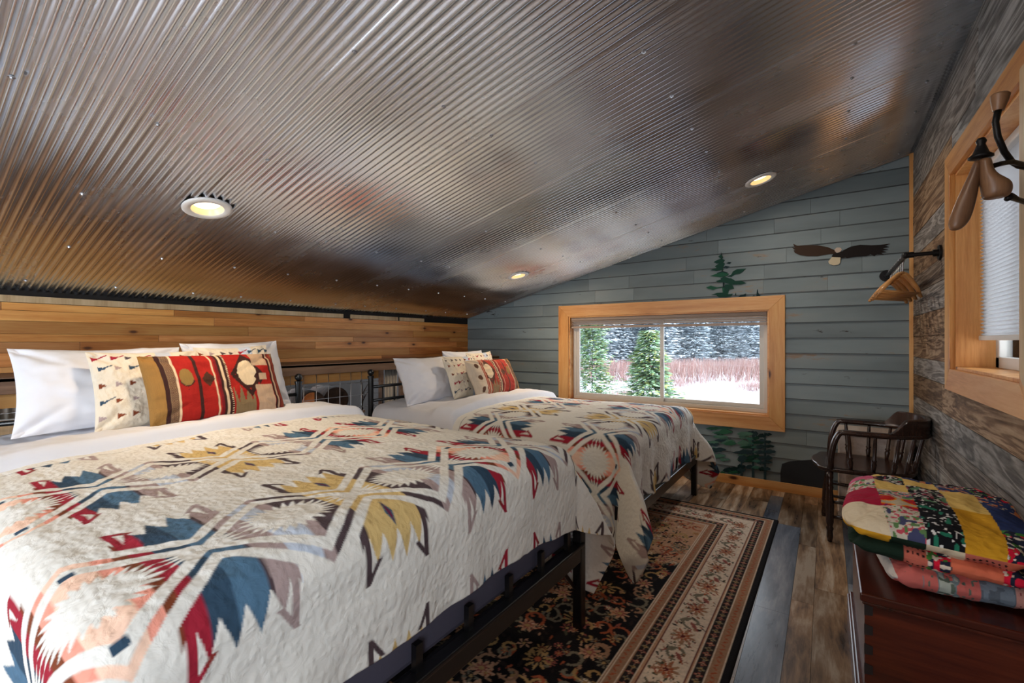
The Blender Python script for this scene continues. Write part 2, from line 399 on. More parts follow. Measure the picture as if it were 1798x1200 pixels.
# window in the back wall: casing, jamb liner, vinyl frame, panes
def casing(parent, x0, x1, z0, z1, tw, y0, y1, axis='x', pos=None):
    out = []
    if axis == 'x':
        P = lambda a, yy, c: (a, yy, c); mh, mv = M['fir_x'], M['fir_z']
    for nme, quad, mm in (('casing', [(x0, z1), (x1, z1), (x1-tw, z1-tw), (x0+tw, z1-tw)], 'h'), ('casing', [(x0, z0), (x0+tw, z0+tw), (x1-tw, z0+tw), (x1, z0)], 'h'),
                          ('casing', [(x0, z0), (x0, z1), (x0+tw, z1-tw), (x0+tw, z0+tw)], 'v'), ('casing', [(x1, z0), (x1-tw, z0+tw), (x1-tw, z1-tw), (x1, z1)], 'v')):
        bm = MB(); bm.cur = (0.35 + R.random()*0.3, R.random(), 0)
        if axis == 'x': pts = [(a, y0, c) for a, c in quad] + [(a, y1, c) for a, c in quad]
        else: pts = [(y0, a, c) for a, c in quad] + [(y1, a, c) for a, c in quad]
        bm.hexa(pts)
        o = bm.build(nme, M[('fir_x' if axis == 'x' else 'fir_y') if mm == 'h' else 'fir_z'], parent, bevel=0.002)
        me = o.data
    return out
import bmesh
def fixn(o):
    bm = bmesh.new(); bm.from_mesh(o.data); bmesh.ops.recalc_face_normals(bm, faces=bm.faces); bm.to_mesh(o.data); bm.free()

win1 = bpy.data.objects.new('window_1', None); C.objects.link(win1); win1.location = ((WX0+WX1)/2, D, WZ0); struct(win1)
casing(win1, WX0, WX1, WZ0, WZ1, TW, D - 0.03, D - 0.009)
b = MB(); b.cur = (0.7, 0.4, 0); th = 0.012
b.box((IX0, D-0.012, IZ0), (IX1, D+0.15, IZ0+th)); b.box((IX0, D-0.012, IZ1-th), (IX1, D+0.15, IZ1)); b.box((IX0, D-0.012, IZ0+th), (IX0+th, D+0.15, IZ1-th)); b.box((IX1-th, D-0.012, IZ0+th), (IX1, D+0.15, IZ1-th))
b.build('jamb', M['fir_x'], win1)
JX0, JX1, JZ0, JZ1 = IX0+th, IX1-th, IZ0+th, IZ1-th
fy0, fy1 = D + 0.07, D + 0.13
b = MB(); fw = 0.035
b.box((JX0, fy0, JZ0), (JX1, fy1, JZ0+fw)); b.box((JX0, fy0, JZ1-fw), (JX1, fy1, JZ1)); b.box((JX0, fy0, JZ0+fw), (JX0+fw, fy1, JZ1-fw)); b.box((JX1-fw, fy0, JZ0+fw), (JX1, fy1, JZ1-fw))
b.build('vinyl_frame', M['vinyl'], win1, bevel=0.003)
MX = -1.29
for (xa, xb_, ya) in ((JX0+fw, MX+0.02, fy0+0.005), (MX-0.02, JX1-fw, fy0+0.03)):
    b = MB(); sw = 0.034; z0, z1 = JZ0+fw, JZ1-fw
    b.box((xa, ya, z0), (xb_, ya+0.022, z0+sw)); b.box((xa, ya, z1-sw), (xb_, ya+0.022, z1)); b.box((xa, ya, z0+sw), (xa+sw, ya+0.022, z1-sw)); b.box((xb_-sw, ya, z0+sw), (xb_, ya+0.022, z1-sw))
    s_ = b.build('sash', M['vinyl'], win1, bevel=0.002)
    g = MB(); g.box((xa+sw, ya+0.009, z0+sw), (xb_-sw, ya+0.013, z1-sw)); g.build('pane', M['glass'], s_)
b = MB(); b.box((MX-0.012, fy0-0.006, 0.98), (MX+0.006, fy0+0.006, 1.05)); b.build('latch', M['vinyl'], win1)
# raised cellular shade, stacked at the head of the window
sh = root('cellular_shade', (-1.31, D + 0.03, JZ1 - 0.02), 'taupe pleated shade drawn fully up in the window above the far bed', 'window shade')
b = MB(); b.box((JX0+0.005, D+0.008, JZ1-0.032), (JX1-0.005, D+0.055, JZ1-0.001)); b.build('head_rail', plain('taupe_rail', (150, 132, 118), 0.6), sh, bevel=0.004)
P = []
zs = np.linspace(JZ1-0.034, JZ1-0.088, 7)
tm = plain('taupe_shade_cloth', (172, 152, 138), 0.9)
b = MB()
for i in range(3):
    b.box((JX0+0.008, D+0.010+0.002*(i % 2), zs[2*i+1]), (JX1-0.008, D+0.053, zs[2*i]-0.0012))
b.build('stacked_pleats', tm, sh, bevel=0.002)
b = MB(); b.box((JX0+0.006, D+0.012, JZ1-0.112), (JX1-0.006, D+0.05, JZ1-0.09)); b.build('bottom_rail', tm, sh, bevel=0.004)

# right wall: weathered boards with window hole
RY0, RY1, RZ0, RZ1 = 1.93, 3.10, 0.983, 2.126          # casing outside (y, z)
TR = 0.105; SY0, SY1, SZ0, SZ1 = RY0+TR, RY1-TR, RZ0+TR, RZ1-TR
b = MB()
for a, c in (((XR+0.012, YN-0.2, -0.1), (XR+0.2, -1.8, 2.8)), ((XR+0.012, -0.5, -0.1), (XR+0.2, SY0, 2.8)), ((XR+0.012, -1.8, -0.1), (XR+0.2, -0.5, 0.95)), ((XR+0.012, -1.8, 2.05), (XR+0.2, -0.5, 2.8)), ((XR+0.012, SY1, -0.1), (XR+0.2, D+0.2, 2.8)), ((XR+0.012, SY0, -0.1), (XR+0.2, SY1, SZ0)), ((XR+0.012, SY0, SZ1), (XR+0.2, SY1, 2.8))): b.box(a, c)
wall_right = struct(b.build('wall_right', M['dark_gap']))
b = MB(); z = 0.0; i = 0
forced = {}
while z < 2.64:
    hgt = [0.143, 0.143, 0.15, 0.12][i % 4] if z < 2.0 else 0.135
    zt = z + hgt
    spans = [(-0.46, D)] if not (zt > RZ0+0.02 and z < RZ1-0.02) else [(-0.46, RY0+0.03), (RY1-0.03, D)]
    if len(spans) == 2 and zt > RZ1 + 0.002: b.cur = (0.6, 0.05, 0); b.box((XR - 0.002, RY0 + 0.03, RZ1 - 0.01), (XR + 0.013, RY1 - 0.03, zt - 0.0012))
    if len(spans) == 2 and z < RZ0 - 0.002: b.cur = (0.5, 0.7, 0); b.box((XR - 0.002, RY0 + 0.03, z + 0.0012), (XR + 0.013, RY1 - 0.03, RZ0 + 0.01))
    spans += [(YN, -0.46)] if not (zt > 0.96 and z < 2.04) else [(YN, -1.84)]
    for (s0, s1) in spans:
        y = s0
        while y < s1 - 0.01:
            ln = 0.7 + R.random()*1.5; ye = min(s1, y+ln)
            if s1 - ye < 0.2: ye = s1
            g = R.random(); brown = R.random()
            if i in (6,) : brown = 0.75
            if i in (0, 1, 3, 4): brown = min(brown, 0.5)
            if y > 2.9: brown = max(brown, 0.45)
            if z > RZ1 and y < 3.1: brown *= 0.5
            b.cur = (g, brown, 0); dx = R.random()*0.004
            b.box((XR-dx, y+0.0012, z+0.0012), (XR+0.013, ye-0.0012, zt-0.0012)); y = ye
    z = zt; i += 1
b.build('barn_boards', M['barn'], wall_right, bevel=0.0015)

win2 = bpy.data.objects.new('window_2', None); C.objects.link(win2); win2.location = (XR, (RY0+RY1)/2, RZ0); struct(win2)
casing(win2, RY0, RY1, RZ0, RZ1, TR, XR - 0.024, XR - 0.003, axis='y')
b = MB(); b.cur = (0.6, 0.4, 0)
b.box((XR-0.004, SY0, SZ0), (XR+0.2, SY1, SZ0+0.012)); b.box((XR-0.004, SY0, SZ1-0.012), (XR+0.2, SY1, SZ1)); b.box((XR-0.004, SY0, SZ0+0.012), (XR+0.2, SY0+0.012, SZ1-0.012)); b.box((XR-0.004, SY1-0.012, SZ0+0.012), (XR+0.2, SY1, SZ1-0.012))
b.build('jamb', M['fir_z'], win2)
b = MB(); xa = XR+0.13; q0, q1, r0, r1 = SY0+0.012, SY1-0.012, SZ0+0.012, SZ1-0.012; fw = 0.05
b.box((xa, q0, r0), (xa+0.05, q1, r0+fw)); b.box((xa, q0, r1-fw), (xa+0.05, q1, r1)); b.box((xa, q0, r0), (xa+0.05, q0+fw, r1)); b.box((xa, q1-fw, r0), (xa+0.05, q1, r1)); b.box((xa+0.01, (q0+q1)/2-0.02, r0), (xa+0.04, (q0+q1)/2+0.02, r1))
vf = b.build('vinyl_frame', M['vinyl'], win2, bevel=0.003)
g = MB(); g.box((xa+0.022, q0+fw, r0+fw), (xa+0.026, q1-fw, r1-fw)); g.build('pane', M['glass'], win2)
sh = root('cellular_shade', (XR+0.085, (RY0+RY1)/2, SZ1-0.02), 'white pleated shade lowered almost to the sill beside the coat hooks', 'window shade')
npl = 44; zz = np.linspace(SZ1-0.03, 1.245, npl*2+1); xx = XR+0.085 + 0.007*np.cos(np.arange(npl*2+1)*math.pi)
yy = np.linspace(q0+0.004, q1-0.004, 3)
P = np.stack([np.repeat(xx[:, None], 3, 1), np.repeat(yy[None, :], len(zz), 0), np.repeat(zz[:, None], 3, 1)], 2)
o = grid('pleated_cloth', P, M['shade'], parent=sh); o.data.polygons.foreach_set('use_smooth', [False]*len(o.data.polygons))
b = MB(); b.box((XR+0.073, q0+0.003, 1.225), (XR+0.098, q1-0.003, 1.247)); b.build('bottom_rail', M['white_paint'], sh, bevel=0.004)
b = MB(); b.box((XR+0.065, q0+0.002, SZ1-0.045), (XR+0.105, q1-0.002, SZ1-0.012)); b.build('head_rail', M['white_paint'], sh, bevel=0.004)

added_win4 = bpy.data.objects.new('added_window_4', None); C.objects.link(added_win4); added_win4.location = (XR, -1.15, 0.95); struct(added_win4)  # made-up window, out of view, added around the side fill light
casing(added_win4, -1.87, -0.43, 0.88, 2.12, 0.09, XR - 0.024, XR - 0.003, axis='y')
b = MB(); xa = XR+0.10; b.box((xa, -1.8, 0.95), (xa+0.03, -0.5, 1.0)); b.box((xa, -1.8, 2.0), (xa+0.03, -0.5, 2.05)); b.box((xa, -1.8, 0.95), (xa+0.03, -1.75, 2.05)); b.box((xa, -0.55, 0.95), (xa+0.03, -0.5, 2.05)); b.box((xa, -1.17, 0.95), (xa+0.03, -1.13, 2.05)); b.build('vinyl_frame', M['vinyl'], added_win4)
g = MB(); g.box((xa+0.012, -1.75, 1.0), (xa+0.016, -0.55, 2.0)); g.build('pane', M['glass'], added_win4)
# near end wall behind the camera; its wide window is added for the fill light
b = MB(); nx0, nx1, nz0, nz1 = -3.35, -1.15, 0.55, 1.42
for a, c in (((XL-0.9, YN-0.15, -0.1), (nx0, YN, 2.8)), ((nx1, YN-0.15, -0.1), (XR+0.2, YN, 2.8)), ((nx0, YN-0.15, -0.1), (nx1, YN, nz0)), ((nx0, YN-0.15, nz1), (nx1, YN, 2.8))): b.box(a, c)
wn = struct(b.build('wall_near', M['fir_x']))
added_win3 = bpy.data.objects.new('added_window_3', None); C.objects.link(added_win3); added_win3.location = ((nx0+nx1)/2, YN, nz0); struct(added_win3)
b = MB(); b.box((nx0, YN-0.09, nz0), (nx1, YN-0.05, nz0+0.05)); b.box((nx0, YN-0.09, nz1-0.05), (nx1, YN-0.05, nz1)); b.box((nx0, YN-0.09, nz0), (nx0+0.05, YN-0.05, nz1)); b.box((nx1-0.05, YN-0.09, nz0), (nx1, YN-0.05, nz1)); b.box((-2.28, YN-0.09, nz0), (-2.22, YN-0.05, nz1))
b.build('vinyl_frame', M['vinyl'], added_win3)
g = MB(); g.box((nx0+0.05, YN-0.072, nz0+0.05), (nx1-0.05, YN-0.068, nz1-0.05)); g.build('pane', M['glass'], added_win3)

# left knee wall: pine planks above the ledge
b = MB(); z = 1.03; hs = [0.052, 0.075, 0.06, 0.045, 0.07, 0.058, 0.06]
i = 0
while z < 1.42:
    zt = min(z + hs[i % 7], 1.432); y = YN
    while y < D:
        ln = 0.6 + R.random()*1.6; ye = min(D, y+ln)
        b.cur = rtone(); b.box((XL-0.012-R.random()*0.002, y+0.0008, z+0.0006), (XL, ye-0.0008, zt-0.0006)) if ye > y + 0.02 else None
        b.box((XL-0.012, y+0.0008, z+0.0006), (XL - R.random()*0.003, ye-0.0008, zt-0.0006)); y = ye
    z = zt; i += 1
wall_left = struct(b.build('wall_left', M['planks'], bevel=0.001))
b = MB(); b.box((XL-0.12, YN-0.1, 1.0), (XL-0.014, D+0.1, 1.75)); b.box((XL-0.95, YN-0.1, -0.1), (XL-0.8, D+0.1, 1.1)); b.build('backing', M['grey_panel'], wall_left)
# batten strips left in the dark gap under the metal ceiling
b = MB()
for (u0, u1) in ((-140, 603), (617, 699), (703, 745)):
    a = px(u0, 560, x=XL+0.012).y; c = px(u1, 560, x=XL+0.012).y
    b.cur = (0.8, 0.3, 0); b.box((XL-0.012, a, 1.434), (XL+0.012, c, 1.47))
b.build('batten', M['pale_wood'], wall_left)
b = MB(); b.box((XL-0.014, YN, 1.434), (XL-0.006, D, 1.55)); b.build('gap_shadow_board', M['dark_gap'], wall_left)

# ledge over the bed heads
led = struct(MB().build('trim_1', M['ledge'])) if False else None
b = MB(); b.cur = (0.5, 0.4, 0)
b.box((XL-0.01, YN, 1.028), (XLEDGE, D-0.013, 1.052)); b.box((XLEDGE-0.035, YN, 0.972), (XLEDGE, D-0.013, 1.05))
ledge = b.build('trim_1', M['ledge'], bevel=0.004); struct(ledge)
b = MB(); b.cur = (0.45, 0.1, 0); b.box((XLEDGE-0.12, YN, 0.90), (XLEDGE-0.08, 2.62, 0.985)); b.build('header_board', M['fir_y'], ledge)
# corner trim, baseboards
b = MB(); b.cur = (0.5, 0.4, 0); a = px(1597, 600, y=D-0.04).x
b.box((a, D-0.04, 0.0), (XR-0.001, D-0.012, CZ + CS*XR)); struct(b.build('trim_2', M['fir_z'], bevel=0.002))
b = MB(); b.cur = (0.3, 0.4, 0); b.box((XL+0.5, D-0.028, 0.0), (XR-0.05, D-0.011, 0.075)); struct(b.build('baseboard_back', M['fir_x'], bevel=0.002))

# corrugated ceiling: ribs run down the slope
PITCH = 0.0333; per = 12
ny = int((D - YN + 0.02) / PITCH * per) + 1
ys = YN + np.arange(ny) * PITCH / per
xs = np.array(sorted([XL-0.012, -2.9, -1.5, -0.8, XR+0.0] + [c+d for c in (-2.325, -0.3635) for d in np.linspace(-0.10, 0.10, 25)]))
amp = 0.0060
panel = np.floor((ys + 5.13) / 0.667)
ph = 2*math.pi*ys/PITCH
prof = amp*np.cos(ph)
P = np.zeros((ny, len(xs), 3)); P[:, :, 0] = xs[None, :]; P[:, :, 1] = ys[:, None]
wav = 0.0009*(vnoise(xs[None, :]*1.7+ys[:, None]*0.0, ys[:, None]*2.3, 3) - 0.5)
tiltp = (hsh(panel, 5)-0.5)*0.006
P[:, :, 2] = CZ + CS*P[:, :, 0] + prof[:, None] + wav*2 - 0.0015*(panel % 2)[:, None]
colr = np.zeros((ny, len(xs), 3)); colr[:, :, 0] = hsh(panel, 9)[:, None]
ceiling = struct(grid('ceiling', P, M['ceiling'], colr))
bm = bmesh.new(); bm.from_mesh(ceiling.data); bm.faces.ensure_lookup_table(); kill = []
for f in bm.faces:
    c = f.calc_center_median()
    for a_, c_ in LAMPS:
        if (c.x-a_)**2 + (c.y-c_)**2 < 0.080**2: kill.append(f); break
bmesh.ops.delete(bm, geom=kill, context='FACES'); bm.to_mesh(ceiling.data); bm.free()
b = MB(); z0 = CZ + CS*(XL-0.3); z1 = CZ + CS*(XR+0.3)
b.hexa([(XL-0.3, YN-0.2, z0+0.06), (XR+0.3, YN-0.2, z1+0.06), (XR+0.3, D+0.25, z1+0.06), (XL-0.3, D+0.25, z0+0.06), (XL-0.3, YN-0.2, z0+0.16), (XR+0.3, YN-0.2, z1+0.16), (XR+0.3, D+0.25, z1+0.16), (XL-0.3, D+0.25, z0+0.16)])
b.build('roof_deck', M['dark_gap'], ceiling)
# roofing screws on the rib crests
nrm = Vector((CS, 0, -1)).normalized()
sc = []
for j, xr_ in enumerate((-3.45, -2.95, -2.42, -1.85, -1.2, -0.55, 0.1, 0.42)):
    for i in range(12):
        y = 0.15 + i*0.355 + ((j % 2) * 0.06) + (0.035 if i % 3 == 0 else 0)
        y = (round(y/PITCH) + 0.5)*PITCH
        if y < D-0.05 and not any(math.hypot(xr_-a, y-c) < 0.13 for a, c in LAMPS): sc.append((xr_, y))
b = MB(); b.turned((0, 0, 0.001), (0, 0, -0.006), [(0, 0.0085), (0.35, 0.0085), (0.4, 0.0045), (1, 0.004)], 8)
s0 = b.build('ceiling_screw', M['steel'], ceiling)
for i, (x, y) in enumerate(sc[:95]):
    o = s0 if i == 0 else s0.copy()
    if i: C.objects.link(o)
    o.location = (x, y, CZ + CS*x - amp); o.parent = ceiling

# recessed lamps
def lamp_label(i):
    return {0: 'large lit recessed lamp in the metal ceiling above the near bed', 1: 'small lit recessed lamp in the ceiling low above the far bed',
            2: 'lit recessed lamp high in the ceiling above the eagle painting'}.get(i, 'added recessed lamp in the metal ceiling, out of view, for fill light')
tilt = math.atan(CS)
lampproto = None
for i, (x, y) in enumerate(LAMPS):
    r0 = root('recessed_lamp', (0, 0, 0), lamp_label(i), 'ceiling lamp', 'recessed lamps in the metal ceiling') if i == 0 else None
    if i == 0:
        b = MB(); n = 40
        vs = []; prf = [(0.098, 0.006), (0.098, -0.001), (0.092, -0.004), (0.068, -0.004), (0.064, 0.0)]
        for (rr, zz_) in prf:
            vs += [(rr*math.cos(2*math.pi*k/n), rr*math.sin(2*math.pi*k/n), zz_) for k in range(n)]
        b.add(vs, [(p*n+k, p*n+(k+1)%n, (p+1)*n+(k+1)%n, (p+1)*n+k) for p in range(len(prf)-1) for k in range(n)])
        b.build('trim_ring', M['white_paint'], r0, smooth=True)
        b = MB(); prf = [(0.064, 0.0), (0.058, 0.018), (0.052, 0.03)]; vs = []
        for (rr, zz_) in prf: vs += [(rr*math.cos(2*math.pi*k/n), rr*math.sin(2*math.pi*k/n), zz_) for k in range(n)]
        b.add(vs, [(p*n+k, p*n+(k+1)%n, (p+1)*n+(k+1)%n, (p+1)*n+k) for p in range(len(prf)-1) for k in range(n)])
        b.build('reflector', M['reflector'], r0, smooth=True)
        b = MB(); b.add([(0.053*math.cos(2*math.pi*k/n), 0.053*math.sin(2*math.pi*k/n), 0.026) for k in range(n)], [tuple(range(n-1, -1, -1))])
        b.build('lens', M['lamp'], r0)
        lampproto = r0
    else:
        r0 = lampproto.copy(); C.objects.link(r0); r0['label'] = lamp_label(i)
        for ch in list(lampproto.children):
            c = ch.copy(); C.objects.link(c); c.parent = r0
    r0.location = (x, y, CZ + CS*x - 0.012); r0.rotation_euler = (0, -tilt, 0)
    l = area('recessed_lamp_light', (x, y, CZ + CS*x - 0.02), (0, -tilt, 0), 0.11, 0.11, LAMP_W * (1.0 if x < -1 else 0.6), (1.0, 0.78, 0.54) if x < -1 else (1.0, 0.90, 0.78), shape='DISK')
# ------------------------------------------------------------------ beds
QC = {k: lin(v) for k, v in dict(cream=(229, 226, 219), gold=(212, 182, 122), plum=(78, 64, 68), taupe=(168, 148, 146), pale=(190, 199, 214), blue=(80, 112, 138),
     navy=(50, 72, 92), red=(156, 36, 54), brown=(122, 62, 38), coral=(236, 156, 136), peach=(244, 204, 180), purple=(70, 44, 84), teal=(70, 130, 150)).items()}
def quilt_paint(A, B, arow, bgold):
    """pattern in cloth coordinates: A along the bed, B across it (metres)"""
    A = A + (fbm(A*12, B*12, 4)-0.5)*0.006; B = B + (fbm(A*12+7, B*12, 8)-0.5)*0.006
    per = 1.054; cell = per/3; hp = cell/2
    p = np.abs((B - bgold + per/2) % per - per/2)              # 0 gold .. .527 coral
    q = np.abs((A - arow + 0.35) % 0.70 - 0.35)
    sq = np.sign((A - arow + 0.35) % 0.70 - 0.35)
    dp = np.abs((B - bgold + cell/2) % cell - cell/2)
    sb = (B - bgold + cell/2) % cell - cell/2
    out = np.empty(A.shape + (3,)); out[:] = QC['cream']
    edges = [(0.058, 'gold'), (0.080, 'gold'), (0.165, 'plum'), (0.192, 'taupe'), (0.25, 'pale'), (0.30, 'taupe'), (0.308, 'plum'), (0.365, 'blue'), (0.41, 'navy'), (0.44, 'red'), (0.462, 'brown'), (0.49, 'coral'), (0.9, 'peach')]
    band = np.empty_like(out); band[:] = QC['peach']
    prev = -1
    for e, k in edges:
        m = (p > prev) & (p <= e); band[m] = QC[k]; prev = e
    # zone reaching out from every star column, ending in pointed teeth
    line = 0.165*dp/hp
    tooth = np.abs(((sb/0.043+0.5) % 1.0)*2-1)
    Lz = 0.19 + 0.072*tooth - 0.05*np.clip(dp/0.1-0.4, 0, 1)
    wide = (p < 0.2) | (p > 0.29)
    zone = (q < Lz) & (dp < 0.102) & (q > line)
    zone |= (q <= line)
    out[zone] = band[zone]
    # hooks running away from the zone
    hk = (np.abs(dp-0.088) < 0.0075) & (q > 0.12) & (q < 0.285)
    hk |= (np.abs((dp-0.088) - (q-0.285)*0.7) < 0.007) & (q > 0.240) & (q < 0.290)
    fam = np.where((p < 0.13)[..., None], QC['plum'], np.where((p > 0.42)[..., None], QC['red'], np.where(((p > 0.3) & (p <= 0.42))[..., None], QC['red']*0.5+QC['brown']*0.5, QC['taupe'])))
    fam = np.where((p > 0.15)[..., None] & (p < 0.29)[..., None], QC['taupe'], fam)
    out[hk] = fam[hk]
    # toothed medallion between stars
    ex = (hp-dp)/0.104; ey = q/0.093; rr = np.hypot(ex, ey); an = np.arctan2(q*np.sign(sq+0.1), hp-dp)
    teeth = np.abs(((an/ (2*math.pi) * 26) % 1.0)*2-1)
    med = rr < 0.70 + 0.32*teeth
    out[med] = QC['cream']
    # star burst
    rs = np.hypot(dp, q*0.95); an = np.arctan2(q, dp)
    ts = np.abs(((an/(2*math.pi)*20) % 1.0)*2-1)
    st = rs < 0.040 + 0.036*ts
    out[st] = QC['cream']
    # double white lattice stripes
    s1 = np.abs(q - line) < 0.0135*1.35
    s2 = (np.abs(q - line - 0.060) < 0.0135*1.35) & (dp > -1)
    mid = (q - line > 0.0135*1.35) & (q - line < 0.060-0.0135*1.35)
    out[mid] = band[mid]
    vz = (dp > 0.118) & (q > line + 0.055)
    out[s1 | s2] = QC['cream']
    # spear heads
    sp = (np.abs(dp)/0.011 + np.abs(q-0.145)/0.042 < 1) & ((p < 0.03) | (p > 0.50))
    out[sp] = QC['teal']*0.4 + QC['navy']*0.4
    sp = (np.abs(dp)/0.005 + np.abs(q-0.145)/0.04 < 1) & ((p < 0.03) | (p > 0.50)); out[sp] = QC['purple']*0.5+QC['red']*0.3
    sq_ = (np.abs(hp-dp) < 0.013) & (np.abs(q-line*0-0.150) < 0.009) & (p > 0.5); out[sq_] = QC['navy']
    return out

def bedding(xh, xf, y0, y1, zt, Hf, Hs, step, seed, arow, bgold, kind='quilt', a0=None, a1=None, lift=0.0, Rr=0.10, ripple=0.0, sag=0.04):
    """returns P, colours: cloth lying on the bed and hanging over foot and both sides"""
    yc, hw = (y0+y1)/2, (y1-y0)/2
    fx = xf - Rr; fy = hw - Rr
    amax = fx + Hf if a1 is None else a1
    A = np.linspace(a0, amax, int((amax-a0)/step)+2); Bq = np.arange(yc-fy-Hs, yc+fy+Hs+1e-6, step)
    A, B = np.meshgrid(A, Bq, indexing='ij')
    oa = np.maximum(0, A-fx); ob = np.maximum(0, np.abs(B-yc)-fy); sb = np.sign(B-yc)
    r = np.hypot(oa, ob); phi = np.arctan2(ob, oa+1e-9)
    ph0 = math.radians(40)
    corner = np.exp(-((phi-ph0)/0.30)**2)*(ob > 0)*(oa > 0.0)
    blend = np.clip(oa/0.12, 0, 1)*np.clip(ob/0.12, 0, 1)
    L = Rr*math.pi/2
    th = np.minimum(r, L)/Rr
    o_ = Rr*np.sin(th); d_ = Rr*(1-np.cos(th)); rest = np.maximum(0, r-L)
    fl = 0.02 + 0.50*corner*blend
    fl = np.minimum(fl, 0.85)
    # gentle vertical folds in the hanging part
    along = np.where(oa > ob, B, A)
    rip = ripple*np.sin(along*19+seed+2.2*np.sin(along*5+seed))*np.clip(rest/0.25, 0, 1)
    o_ = o_ + rest*fl + rip + (fbm(A*5, B*5, seed+3)-0.5)*0.03*np.clip(rest/0.1, 0, 1)
    d_ = d_ + rest*np.sqrt(1-fl**2)
    X = np.minimum(A, fx) + o_*np.cos(phi)*(r > 0); Y = yc + sb*(np.minimum(np.abs(B-yc), fy) + o_*np.sin(phi)*(r > 0))
    tz = sag*(fbm(A*1.6+seed, B*1.6, seed)-0.55) - 0.030*(np.minimum(np.abs(B-yc), fy)/fy)**4
    Z = zt + lift + tz - d_ + (fbm(A*14, B*14, seed+1, 2)-0.5)*0.008 + (fbm(A*34, B*34, seed+2, 2)-0.5)*0.004
    Z = np.maximum(Z, 0.03)
    P = np.stack([X, Y, Z], 2)
    return P, A, B

def pillow(name, mat, cen, W, Hh, T, ux, vx, n=56, p=2.6, pinch=0.07, paint=None, seed=0, wr=0.012, parent=None, nu=None, corner=0.0, rnd=0.0):
    """closed cushion. ux: width direction, vx: height direction"""
    ux = np.array(ux, float); ux /= np.linalg.norm(ux); vx = np.array(vx, float); vx -= ux*vx.dot(ux); vx /= np.linalg.norm(vx); nx = np.cross(ux, vx)
    nu = nu or n
    su = np.sin(np.linspace(-1, 1, nu)*math.pi/2); sv = np.sin(np.linspace(-1, 1, n)*math.pi/2)
    U, V = np.meshgrid(su, sv, indexing='ij')
    hgt = T/2*np.power(np.clip((1-np.abs(U)**p)*(1-np.abs(V)**p), 0, 1), 0.5)
    xo = W/2*U*(1-pinch*(1-V**2))*(1-rnd*np.abs(V)**6); yo = Hh/2*V*(1-pinch*(1-U**2))*(1-rnd*np.abs(U)**6)
    me_v = []; cols = []
    edge = np.clip(hgt/(T*0.12), 0, 1)
    for sd in (1, -1):
        w_ = wr*(fbm(U*2.2+seed, V*2.2+sd, seed)-0.5)*2 + wr*0.35*(fbm(U*6+seed, V*6, seed+5)-0.5)*2
        crease = -wr*1.2*np.exp(-((np.abs(U)-np.abs(V))/0.10)**2)*np.clip(np.minimum(np.abs(U), np.abs(V))*1.5-0.5, 0, 1)
        h = sd*(hgt + (w_+crease)*edge)
        P = np.array(cen)[None, None, :] + xo[..., None]*ux + yo[..., None]*vx + h[..., None]*nx
        me_v.append(P); cols.append(paint(U, V, sd) if paint else np.full(U.shape+(3,), 0.5))
    # join: back face shares the border through a stitched strip
    P = np.concatenate([me_v[0], me_v[1][:, ::-1, :]], 1); cc = np.concatenate([cols[0], cols[1][:, ::-1, :]], 1)
    P = np.concatenate([P, P[:, :1, :]], 1); cc = np.concatenate([cc, cc[:, :1, :]], 1)
    return grid(name, P, mat, cc, parent)

